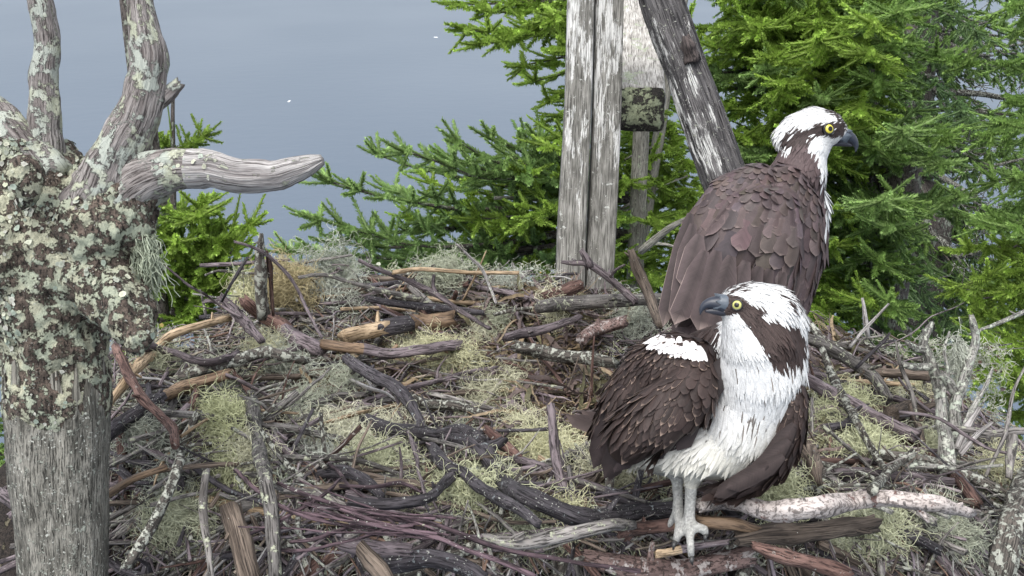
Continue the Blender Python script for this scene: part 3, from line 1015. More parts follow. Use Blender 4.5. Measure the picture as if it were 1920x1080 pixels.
HERO = [
    ("big_branch", "thick dark knobbly branch curving through the nest centre to the front osprey's foot",
     [(685, 785), (725, 803), (785, 811), (840, 822), (890, 836), (920, 866), (938, 905), (985, 932), (1050, 958), (1100, 972), (1200, 962), (1275, 955)], [16, 19, 18, 19, 22, 23, 22, 23, 24, 24, 22, 20], "dark", dict(sides=16, lift=[.06, .10, .10, .10, .075, .03, .016], forks=[([(895, 838), (920, 838), (940, 828)], [13, 10]), ([(820, 815), (862, 806), (905, 832)], [10, 14])])),
    ("birch_branch", "papery white birch branch lying along the front rim, right of the osprey's leg",
     [(1316, 945), (1355, 940), (1400, 948), (1450, 957), (1525, 953), (1600, 940), (1675, 937), (1750, 946), (1815, 958)], [17, 19, 20, 21, 22, 21, 19, 17, 13], "birch", dict(sides=18, lift=[.05, .07, .09, .10])),
    ("big_branch", "black blue-sheened branch slanting from the nest middle down to the thick dark branch",
     [(650, 672), (690, 700), (735, 722), (765, 750), (780, 778), (790, 806)], [14, 17, 17, 16, 15, 13], "dark", dict(sides=12, lift=0.100)),
    ("forked_branch", "black white-speckled crooked branch forking below the thick dark branch",
     [(655, 940), (725, 947), (795, 937), (832, 905), (862, 885), (905, 918), (968, 952), (1012, 982)], [12, 14, 14, 15, 14, 15, 15, 10], "dark", dict(sides=12, lift=0.080, forks=[([(862, 885), (832, 868), (808, 832)], [14, 12])])),
    ("stick", "peeled blond curved stick rising beside the grey post at left",
     [(188, 792), (206, 755), (236, 714), (262, 684), (296, 652), (322, 627), (370, 611), (428, 597)], [9, 9, 10, 11, 11, 11, 9, 8], "tan", dict(lift=.06)),
    ("stick", "stick half black bark and half peeled orange wood, left flank of the nest",
     [(193, 822), (240, 785), (292, 750), (350, 724), (428, 700)], [15, 15, 14, 14, 12], ("dark", "orange"), dict(sides=12, lift=.05, split=.42)),
    ("stick", "scaly reddish stick crossing the blond stick near the grey post",
     [(218, 655), (240, 702), (265, 745), (295, 775), (322, 800), (326, 835)], [11, 12, 12, 11, 10, 8], "red", dict(lift=.075)),
    ("stick", "purple-grey stick poking out under the stump's hanging knot",
     [(248, 648), (300, 655), (345, 668), (392, 680), (442, 662)], [10, 10, 9, 9, 7], "purple", dict(lift=.07)),
    ("stick", "pointed grey stick standing at the upper left rim of the nest",
     [(412, 555), (436, 578), (462, 608), (490, 640)], [6, 10, 11, 8], "purple", dict(lift=.06)),
    ("stick", "stout brown-and-grey broken stick pointing up left at the back left rim",
     [(462, 566), (492, 592), (528, 612), (560, 636), (602, 655)], [13, 15, 17, 18, 15], ("red", "purple"), dict(sides=12, lift=.045, split=.45)),
    ("stick", "lichen-crusted stick below the pointed grey stick, left rim",
     [(338, 706), (380, 694), (425, 684), (490, 662), (530, 668), (572, 676)], [10, 12, 12, 13, 11, 8], "crust", dict(lift=.05)),
    ("stick", "grey upright branch running down the left flank of the nest",
     [(470, 752), (478, 795), (486, 842), (498, 900), (507, 950), (514, 1010), (518, 1085)], [13, 15, 16, 15, 15, 14, 13], "grey", dict(sides=12, lift=0.090)),
    ("stick", "short bent grey twig right of the grey upright branch",
     [(502, 782), (518, 815), (532, 842), (542, 872)], [7, 7, 6, 5], "grey", dict(lift=.05)),
    ("stick", "pale lichened stick leaning up from the bottom edge near the grey post",
     [(238, 1060), (262, 1022), (284, 988), (318, 922), (332, 880), (338, 855)], [10, 12, 12, 13, 11, 9], "crust", dict(lift=0.090)),
    ("stick", "thin tan stick just right of the grey post",
     [(198, 930), (226, 914), (252, 898), (312, 873)], [8, 8, 7, 6], "orange", dict(lift=.06)),
    ("stick", "slim grey twig hanging down beside the tuft of green lichen, lower left",
     [(386, 886), (380, 940), (384, 990), (392, 1040), (398, 1085)], [8, 9, 8, 8, 7], "grey", dict(lift=.07)),
    ("plank", "broken brown wood splinter standing at the lower left",
     [(436, 955), (448, 1000), (458, 1040), (472, 1090)], [20, 26, 26, 24], "brown", dict(sides=12, lift=.04)),
    ("twig", "pale twig bowed up to the right, upper left flank",
     [(338, 818), (372, 795), (410, 778), (480, 770), (560, 775)], [4, 4, 4, 3], "tan", dict(sides=6, lift=.065)),
    ("twig", "long grey twig slanting up to the peeled-end log",
     [(488, 775), (520, 768), (552, 754), (588, 722), (618, 692)], [3, 4, 4, 3], "grey", dict(sides=6, lift=.06)),
    ("twig", "dark thin twig drooping from the lichen-crusted stick",
     [(425, 702), (462, 720), (502, 742), (532, 770), (565, 806)], [4, 4, 3, 3], "purple", dict(sides=6, lift=.055)),
    ("log", "barked log with a peeled tan cut end, centre of the back rim",
     [(604, 646), (640, 652), (680, 656), (730, 662), (790, 656), (862, 644)], [11, 12, 13, 13, 12, 10], ("orange", "purple"), dict(sides=14, lift=.05, split=.22)),
    ("log", "smooth peeled blond log, the palest wood of the back rim",
     [(648, 630), (690, 622), (722, 616)], [15, 17, 17], "tan", dict(sides=14, lift=.035)),
    ("log", "dark rough log continuing right of the blond log",
     [(720, 616), (752, 608), (790, 604), (846, 600)], [19, 18, 16, 15], ("dark", "orange"), dict(sides=14, lift=.033, split=.3)),
    ("twig", "long dark twig slanting across the back rim towards the seaweed",
     [(672, 488), (708, 504), (752, 522), (792, 540), (824, 557), (862, 582), (918, 616)], [4, 5, 5, 6, 6, 5, 4], "purple", dict(sides=7, lift=.07, forks=[([(824, 557), (812, 535), (812, 518)], [5, 3])])),
    ("stick", "slender blond stick lying level on the far rim",
     [(738, 511), (786, 505), (850, 510), (910, 512), (974, 512)], [5, 5, 5, 4], "tan", dict(sides=7, lift=.075)),
    ("twig", "white thin twig leaning on the far rim, right of the lichen tuft",
     [(856, 458), (880, 482), (902, 504), (918, 540), (930, 568)], [3, 4, 4, 3], "silver", dict(sides=6, lift=.09)),
    ("log", "grey-tan smooth log in front of the board posts",
     [(1012, 574), (1052, 570), (1100, 567), (1150, 563), (1240, 562)], [13, 16, 16, 15, 13], "grey", dict(sides=14, lift=.06)),
    ("wood_chunk", "broken reddish wood chunk at the foot of the board posts",
     [(1022, 558), (1048, 549), (1070, 541), (1090, 534)], [12, 16, 16, 12], "red", dict(sides=9, lift=.06, rough=.22)),
    ("forked_branch", "dark forked branch raised against the board posts",
     [(1192, 565), (1165, 540), (1140, 520), (1118, 504), (1098, 493), (1075, 494), (1054, 492)], [10, 10, 10, 10, 9, 7, 4], "purple", dict(lift=.11, forks=[([(1104, 497), (1098, 482), (1090, 470)], [9, 6]), ([(1140, 522), (1155, 505), (1172, 496)], [4, 2])])),
    ("log", "white lichen-covered log left of the front osprey's wing",
     [(972, 652), (1010, 658), (1050, 667), (1095, 670), (1150, 678)], [14, 16, 16, 15, 14], "crust", dict(sides=12, lift=0.060)),
    ("log", "cut birch stub showing its reddish end, above the front osprey's shoulder",
     [(1093, 632), (1112, 620), (1135, 611), (1172, 602)], [14, 16, 16, 14], "birch_under", dict(sides=14, lift=.05, rough=.08)),
    ("stick", "dark curved stick over the white lichen-covered log",
     [(948, 634), (985, 625), (1025, 616), (1058, 606), (1085, 594)], [8, 9, 9, 9, 7], "purple", dict(lift=.055)),
    ("stick", "dark broken stick standing up behind the rear osprey's wing tips",
     [(1236, 610), (1222, 570), (1206, 530), (1192, 500), (1182, 472)], [10, 13, 13, 12, 7], "brown", dict(lift=.12)),
    ("branch", "long grey-green branch under the thick dark branch, ending below the osprey's foot",
     [(908, 1010), (948, 1018), (985, 1020), (1060, 1006), (1135, 987), (1180, 985)], [11, 15, 16, 16, 15, 13], "grey", dict(sides=12, lift=0.050)),
    ("branch", "dull red-purple branch behind the osprey's toes",
     [(1165, 997), (1210, 990), (1255, 984), (1320, 980), (1370, 982), (1425, 996)], [12, 14, 14, 14, 14, 12], ("red", "orange"), dict(sides=12, lift=.022, split=.45)),
    ("twig", "longest purple twig of the spray sweeping across the lower centre",
     [(560, 962), (620, 968), (685, 971), (760, 976), (812, 982), (880, 1008), (945, 1030), (1060, 1052), (1200, 1070)], [5, 6, 6, 6, 6, 6, 5, 5], "plum", dict(sides=7, lift=.075)),
    ("twig", "purple twig of the spray running down to the bottom edge",
     [(640, 955), (735, 988), (790, 1004), (838, 1016), (922, 1046), (1000, 1082)], [4, 6, 6, 6, 6], "plum", dict(sides=7, lift=.085)),
    ("stick", "thick black lichened stick at the bottom edge below the purple spray",
     [(725, 1056), (765, 1050), (810, 1046), (870, 1062), (905, 1085)], [19, 21, 21, 20, 17], "dark", dict(sides=12, lift=.03)),
    ("stick", "dark stubby wood under the purple spray",
     [(645, 1022), (680, 1026), (712, 1030), (766, 1034)], [15, 19, 19, 13], "purple", dict(sides=12, lift=.035)),
    ("twig", "upright thin dark twig crossing in front of the thick dark branch",
     [(742, 740), (758, 785), (772, 832), (785, 880), (797, 926)], [4, 5, 5, 4], "purple", dict(sides=6, lift=.075)),
    ("stick", "black bowed stick left of the white-speckled crooked branch",
     [(600, 888), (632, 884), (662, 890), (690, 908), (716, 932)], [10, 14, 14, 13, 10], "dark", dict(lift=0.060)),
    ("twig", "crooked white twig resting on the black blue-sheened branch",
     [(655, 712), (678, 722), (702, 730), (724, 737), (748, 752)], [3, 4, 3, 2], "silver", dict(sides=6, lift=.06, forks=[([(702, 730), (690, 714), (682, 700)], [3, 2])])),
    ("twig", "pale peeled twig pointing right at the start of the thick dark branch",
     [(598, 797), (660, 778), (712, 767), (748, 757), (775, 757)], [4, 5, 5, 3], "tan", dict(sides=7, lift=.05)),
    ("plank", "split tan wood piece slanting down at the bottom edge, left of centre",
     [(676, 1026), (696, 1050), (712, 1068), (730, 1092)], [15, 18, 18, 16], "brown", dict(sides=9, lift=.06)),
    ("stick", "short tan-tipped broken stick under the osprey's front toe",
     [(1232, 1037), (1262, 1033), (1300, 1026), (1366, 1017)], [9, 9, 8, 7], ("tan", "purple"), dict(lift=.01, split=.3)),
    ("log", "flaky grey-purple log along the bottom edge under the osprey's foot",
     [(1105, 1048), (1160, 1060), (1215, 1066), (1285, 1068), (1340, 1056), (1405, 1044)], [20, 23, 23, 23, 23, 20], "birch_under", dict(sides=16, lift=-.02)),
    ("stick", "red-brown stick with orange broken end at the bottom, right of the foot",
     [(1412, 1026), (1440, 1036), (1480, 1047), (1530, 1060), (1590, 1080)], [11, 15, 16, 16, 14], "red", dict(sides=12, lift=.04)),
    ("log", "mossy brown log below the papery birch branch",
     [(1385, 1010), (1425, 1004), (1470, 1001), (1540, 994), (1640, 985)], [18, 23, 24, 22, 17], "brown", dict(sides=12, lift=.02)),
    ("branch", "long dark branch slanting down from the front osprey's nape",
     [(1508, 632), (1545, 648), (1575, 664), (1605, 684), (1638, 706), (1664, 745)], [12, 13, 14, 14, 13, 9], "grey", dict(sides=12, lift=.07)),
    ("forked_branch", "grey lichened twig forking low over the pale lichen mat at right",
     [(1540, 655), (1558, 700), (1585, 752), (1605, 790), (1622, 822), (1650, 868), (1664, 884)], [7, 9, 9, 9, 8, 8, 8], "crust", dict(lift=0.110, forks=[([(1664, 884), (1650, 902), (1636, 918)], [9, 10]), ([(1664, 884), (1688, 866), (1712, 848)], [8, 6])])),
    ("stick", "smooth purple stick slanting right of the front osprey's breast",
     [(1505, 706), (1550, 732), (1592, 756), (1640, 782), (1715, 815)], [13, 15, 16, 16, 13], "purple", dict(sides=12, lift=0.090)),
    ("branch", "rust-brown branch running down the right flank to the birch branch's tip",
     [(1636, 793), (1672, 810), (1712, 832), (1760, 866), (1800, 902), (1832, 945)], [10, 13, 14, 15, 15, 13], "red", dict(sides=12, lift=.06)),
    ("plank", "weathered split board lying level on the right rim",
     [(1618, 697), (1660, 699), (1700, 701), (1742, 704)], [10, 12, 12, 10], "brown", dict(sides=8, lift=.07)),
    ("forked_branch", "upright lichened forked branch at the right rim, the left of two",
     [(1772, 800, 1.36), (1768, 765, 1.37), (1760, 735, 1.38), (1752, 700, 1.38), (1740, 668, 1.38), (1730, 645, 1.38), (1738, 622, 1.38), (1747, 603, 1.38)], [14, 13, 12, 12, 11, 10, 8, 4], "crustpale", dict(sides=12, forks=[([(1734, 655, 1.38), (1716, 652, 1.37), (1700, 640, 1.36)], [9, 5]), ([(1748, 690, 1.38), (1715, 688, 1.36), (1694, 682, 1.35)], [9, 5])])),
    ("forked_branch", "tall upright lichened branch at the right rim, the right of two",
     [(1770, 865, 1.30), (1782, 835, 1.31), (1792, 800, 1.32), (1790, 762, 1.33), (1800, 730, 1.34), (1814, 692, 1.35), (1824, 660, 1.36), (1830, 632, 1.36), (1824, 610, 1.36), (1820, 592, 1.36)], [18, 17, 14, 12, 11, 10, 10, 9, 8, 5], "crustpale", dict(sides=12, forks=[([(1796, 745, 1.33), (1778, 715, 1.33), (1765, 705, 1.33)], [9, 6]), ([(1822, 668, 1.36), (1800, 640, 1.37), (1776, 632, 1.38)], [4, 2])])),
    ("stick", "grey side branch reaching the right edge with a dropping end",
     [(1788, 803, 1.28), (1825, 808, 1.27), (1862, 813, 1.26), (1900, 808, 1.25), (1950, 808, 1.25)], [7, 8, 8, 10, 9], "grey", dict(forks=[([(1896, 812, 1.25), (1894, 850, 1.24), (1892, 895, 1.22)], [9, 9, 8])])),
    ("twig", "thin arching twig over the rolled bark at the right",
     [(1685, 708), (1706, 735), (1722, 755), (1752, 778), (1785, 803)], [3, 4, 4, 3], "purple", dict(sides=6, lift=.09)),
    ("twig", "bleached white twig standing at the right rim, near the osprey's nape",
     [(1628, 630, 1.42), (1622, 598, 1.42), (1615, 560, 1.42)], [5, 5, 3], "silver", dict(sides=6)),
    ("twig", "bleached grey twig slanting up right beside the standing white twig",
     [(1592, 652, 1.40), (1625, 612, 1.40), (1666, 570, 1.40)], [4, 4, 2], "silver", dict(sides=6)),
    ("twig", "black crooked twig left of the level board at the right rim",
     [(1605, 690, 1.40), (1640, 655, 1.40), (1655, 640, 1.40), (1668, 624, 1.40)], [4, 4, 4, 3], "dark", dict(sides=6, forks=[([(1650, 645, 1.40), (1668, 640, 1.40), (1682, 638, 1.40)], [3, 2])])),
    ("big_branch", "stout grey lichened branch end at the lower right edge",
     [(1872, 1090), (1886, 1025), (1906, 955), (1928, 900), (1955, 855)], [26, 27, 26, 26, 24], "crust", dict(sides=18, lift=[.05, .07, .09, .10])),
    ("bark_roll", "curled brown bark roll under the arching twig at right",
     [(1672, 778), (1690, 772), (1712, 770), (1730, 774)], [17, 22, 22, 16], "brown", dict(sides=12, lift=.05)),
    ("stick", "short brown stub standing by the rolled bark",
     [(1708, 762), (1718, 788), (1728, 826)], [8, 8, 7], "brown", dict(lift=.085)),
    ("stick", "charred stub standing on the upper left rim against the water",
     [(491, 440), (489, 462), (487, 482), (488, 520), (494, 590)], [4, 7, 9, 12, 13], "crust", dict(lift=.09)),
    ("twig", "long dark twig arching over the tan moss ball on the upper left rim",
     [(438, 452), (470, 462), (505, 480), (540, 512), (562, 552), (580, 590), (602, 632)], [3, 4, 4, 4, 3], "purple", dict(sides=6, lift=.10)),
    ("twig", "reddish thin twig hanging down the left of the tan moss ball",
     [(500, 470), (506, 500), (508, 540), (513, 590)], [4, 6, 5, 3], "red", dict(sides=6, lift=.09)),
    ("twig", "black twig leaning left from the charred stub",
     [(466, 482), (448, 508), (430, 535), (415, 565)], [3, 4, 3, 3], "dark", dict(sides=6, lift=.10)),
    ("twig", "thin twig reaching left to the young spruce from the rim",
     [(310, 498), (345, 528), (372, 545), (412, 572), (452, 596)], [2, 3, 3, 3], "purple", dict(sides=6, lift=.07)),
    ("stick", "grey stick along the far rim behind the pale lichen tuft",
     [(560, 520), (610, 515), (660, 530), (720, 545), (790, 560)], [4, 5, 5, 6, 5], "grey", dict(sides=8, lift=.06)),
    ("stick", "dark stick behind the black bowed stick, pointing right",
     [(690, 560), (735, 568), (790, 575), (850, 580), (905, 588)], [7, 9, 9, 8, 6], "dark", dict(lift=.04)),
    ("wood_chunk", "torn dark wood piece with frayed top, right of the front osprey",
     [(1508, 822), (1518, 850), (1528, 880), (1534, 905)], [10, 18, 16, 9], "brown", dict(sides=8, lift=.06, rough=.3)),
    ("stick", "dark broken end poking past the grey post, lower left edge",
     [(-20, 915), (8, 930), (30, 945), (48, 958)], [12, 14, 15, 12], "purple", dict(lift=.0)),
]
for nm, lab, pts, rad, mat, kw in HERO:
    stick(nm, lab, pts, rad, mat, **kw)

UP = [
    ("thin upright bare twig just left of the left upright forked branch", [(1722, 790, 1.34), (1712, 740, 1.35), (1690, 690, 1.36), (1682, 640, 1.37)], [5, 4.5, 4, 2], "grey"),
    ("pale crooked twig between the two upright lichened branches", [(1775, 800, 1.33), (1768, 740, 1.34), (1782, 700, 1.35), (1770, 660, 1.36), (1778, 625, 1.36)], [5, 5, 4, 4, 2], "crustpale"),
    ("pale branching twig leaning right of the tall upright branch", [(1800, 830, 1.29), (1822, 770, 1.30), (1850, 720, 1.31), (1862, 690, 1.31)], [7, 6, 5, 2], "crustpale"),
    ("bleached broken snag stub leaning right low on the right rim", [(1795, 840, 1.27), (1815, 800, 1.28), (1842, 764, 1.28)], [10, 10, 4], "silver"),
    ("second bleached stub under the leaning broken one, pointing right", [(1800, 850, 1.25), (1830, 815, 1.26), (1856, 792, 1.26)], [7, 6, 3], "silver"),
    ("long thin grey twig reaching up past the right edge", [(1850, 900, 1.22), (1880, 820, 1.23), (1900, 740, 1.24), (1935, 660, 1.25)], [5, 5, 4, 3], "grey"),
    ("pale green-crusted twig entering from the right edge above the nest", [(1950, 568, 1.5), (1905, 590, 1.5), (1860, 612, 1.49), (1820, 628, 1.48)], [6, 6, 5, 3], "crustpale"),
    ("dark level twig crossing low between the upright branches", [(1690, 770, 1.27), (1760, 785, 1.26), (1840, 835, 1.25), (1890, 850, 1.24)], [4, 4, 4, 3], "purple"),
    ("thick pale lichened stem under the upright branches at the right rim", [(1778, 900, 1.24), (1772, 850, 1.26), (1766, 800, 1.28), (1762, 760, 1.30)], [17, 17, 14, 9], "crustpale"),
]
for lab, pts, rad, mt in UP:
    stick("twig", lab, pts, rad, mt, sides=8, wig=.002)

# spray of purple twigs, lower centre
SPRAY = [
    ("twig", "thin purple twig of the spray starting by the grey upright branch", [(440, 880), (500, 935), (560, 962), (640, 985), (745, 1000)]),
    ("twig", "thin purple twig of the spray, uppermost of the spray", [(520, 905), (590, 935), (660, 955), (760, 965)]),
    ("twig", "thin purple twig of the spray rising through the others", [(470, 1000), (540, 965), (610, 925), (640, 895)]),
    ("twig", "curved grey-purple twig under the spray, bowed like a hook", [(545, 1015), (600, 1010), (660, 985), (700, 962)]),
    ("twig", "thin grey-purple twig under the spray pointing left at its foot", [(520, 1030), (575, 1034), (650, 1015), (740, 990), (790, 985)]),
    ("twig", "thin dark twig crossing the spray steeply", [(620, 870), (660, 915), (700, 950), (745, 985), (800, 1020)]),
    ("twig", "fine twig above the spray bent towards the speckled crooked branch", [(640, 915), (700, 915), (750, 905), (790, 925)]),
]
for nm, lab, pts in SPRAY:
    stick(nm, lab, pts, [4, 4.5, 4, 2.5], "plum", sides=6, lift=.08, group="spray of purple twigs")
gs = np.random.default_rng(31)
for k in range(9):
    a, q = gs.uniform(-.1, .9), gs.uniform(0, 1)
    x0, y0 = 800 + gs.uniform(-60, 60), 985 + gs.uniform(-15, 35)
    L = gs.uniform(180, 330)
    x1, y1 = x0 - L * math.cos(a * .5), y0 - L * .45 * math.sin(a * .9) - 5
    stick("twig", "one of the hair-thin plum side twigs fanning out to the left in the purple spray", [(x0, y0), ((x0 + x1) / 2 + gs.normal(0, 8), (y0 + y1) / 2 + gs.uniform(2, 16)), (x1, y1)], [3, 2.6, 1.6], "plum", sides=5, lift=.085, group="hair-thin twigs of the purple spray")

# ------------------------------------------------------------------ the rest of the countable sticks
KINDS = [("dark", "black wet-looking stick"), ("grey", "grey barked stick"), ("purple", "purple-grey stick"), ("red", "reddish flaking stick"),
         ("crust", "lichen-crusted stick"), ("brown", "brown dead-wood stick"), ("tan", "peeled pale stick")]
ZONES = [("on the left flank beside the grey post", (200, 470, 690, 1075)), ("on the far back rim", (440, 1000, 520, 640)), ("in the bowl at the nest's middle", (560, 1090, 640, 800)),
         ("in the front left slope", (450, 800, 800, 1075)), ("in the front slope under the thick dark branch", (800, 1180, 900, 1075)),
         ("on the right rim beside the front osprey", (1520, 1760, 650, 900)), ("in the lower right slope under the birch branch", (1420, 1900, 900, 1075))]


def filler(n, zone, seed, rmin, rmax, lmin, lmax):
    g = np.random.default_rng(seed)
    zl, (x0, x1, y0, y1) = zone
    for i in range(n):
        mat, kl = KINDS[g.choice(len(KINDS), p=[.17, .24, .22, .08, .14, .11, .04])]
        px, py = g.uniform(x0, x1), g.uniform(y0, y1)
        c = P(px, py, ground_d(px, py))
        L = g.uniform(lmin, lmax)
        a = g.normal(0, .75) if g.random() < .75 else g.uniform(0, np.pi)
        d = np.array([math.cos(a), math.sin(a) * .8, 0])
        t = np.linspace(-.5, .5, 6)
        pts = c + np.outer(t * L, d)
        pts[:, :2] += np.cumsum(g.normal(0, .011, (6, 2)), 0)
        h = nest_h(pts[:, 0], pts[:, 1])
        fit = np.polyfit(t, h, 2 if g.random() < .5 else 1)
        pts[:, 2] = np.maximum(np.polyval(fit, t) + g.uniform(.012, .045) + g.normal(0, .08) * t * L, h - .006)
        r = g.uniform(rmin, rmax) * (1.0 if g.random() < .7 else .6)
        mb = MB()
        tube(mb, pts, [r, r * 1.05, r * .9, r * .7], 9, .014, .13, .0014, profile=1 + .08 * g.normal(0, 1, 9), g=g)
        for k in range(g.integers(0, 4)):
            w = g.uniform(.15, .9) * 5
            q = pts[int(w)] * (1 - w % 1) + pts[min(5, int(w) + 1)] * (w % 1)
            dd = nrm(d * g.choice([-1, 1]) + g.normal(0, .6, 3) + np.array([0, 0, .25]))
            ll = g.uniform(.02, .11)
            tube(mb, [q, q + dd * ll * .5 + g.normal(0, .004, 3), q + dd * ll], [r * .5, r * .4, r * .2], 6, .015, .15, .001, g=g)
        o = mb.build("stick", M[mat])
        tag(o, "one of the %ss tangled %s" % (kl, zl), "stick", "%ss %s" % (kl, zl))


for z, n, s in zip(ZONES, (36, 30, 16, 42, 26, 26, 36), range(50, 60)):
    filler(n, z, s, .0030, .0080, .14, .46)



def small_sticks(n=520):
    g = np.random.default_rng(400)
    mats = ["grey", "purple", "dark", "crust", "brown", "crustpale"]
    mb = MB()
    for i in range(n):
        x0, x1, y0, y1 = ZONES[g.choice(7, p=[.20, .15, .06, .22, .11, .10, .16])][1]
        px, py = g.uniform(x0, x1), g.uniform(y0, y1)
        c = P(px, py, ground_d(px, py))
        L = g.uniform(.07, .26)
        a = g.uniform(0, np.pi) if g.random() < .5 else g.normal(0, .6)
        d = np.array([math.cos(a), math.sin(a), g.normal(0, .16)])
        t = np.linspace(-.5, .5, 5)[:, None]
        pts = c + t * L * d + np.array([0, 0, g.uniform(.006, .034)]) + np.cumsum(g.normal(0, .005, (5, 3)), 0)
        r = g.uniform(.0012, .0036)
        tube(mb, pts, [r, r, r * .6], 6, .018, .14, .0012, mat=int(g.choice(6, p=[.25, .28, .15, .12, .1, .1])), g=g)
        if g.random() < .6:
            k = g.integers(1, 4)
            dd = nrm(d + g.normal(0, .7, 3))
            tube(mb, [pts[k], pts[k] + dd * .03, pts[k] + dd * .06 + g.normal(0, .006, 3)], [r * .6, r * .45, r * .25], 5, .018, .14, .001, g=g)
    tag(mb.build("small_sticks", [M[m] for m in mats]), "countless small sticks and broken twigs filling the nest between the larger sticks", "sticks", kind="stuff")


small_sticks()

# ------------------------------------------------------------------ uncountable: fine twigs, straw, seaweed, bark bits
def scatter_px(n, boxes, g):
    w = np.array([b[4] for b in boxes], float)
    k = g.choice(len(boxes), n, p=w / w.sum())
    b = np.array([x[:4] for x in boxes])[k]
    x, y = g.uniform(b[:, 0], b[:, 1]), g.uniform(b[:, 2], b[:, 3])
    return np.array([P(px, py, ground_d(px, py)) for px, py in zip(x, y)])


def lay(c, g, L, K, curl, lift, ang=None):
    """threads that lie on the nest around the given centres"""
    N = len(c)
    a = g.uniform(0, 2 * np.pi, N) if ang is None else g.normal(ang[0], ang[1], N)
    h = a[:, None] + np.cumsum(g.normal(0, curl, (N, K)), 1)
    s = (L / K)[:, None]
    xy = c[:, None, :2] + np.cumsum(np.stack([np.cos(h), np.sin(h)], -1) * s[..., None], 1)
    xy -= (xy[:, K // 2] - c[:, :2])[:, None] * 1.0
    z0 = nest_h(xy[..., 0], xy[..., 1])
    zm = z0.mean(1, keepdims=True)
    z = np.maximum(z0, .5 * z0 + .5 * zm) + lift[:, None] + np.cumsum(g.normal(0, .0035, (N, K)), 1)
    return np.concatenate([xy, np.maximum(z, z0 - .004)[..., None]], -1)


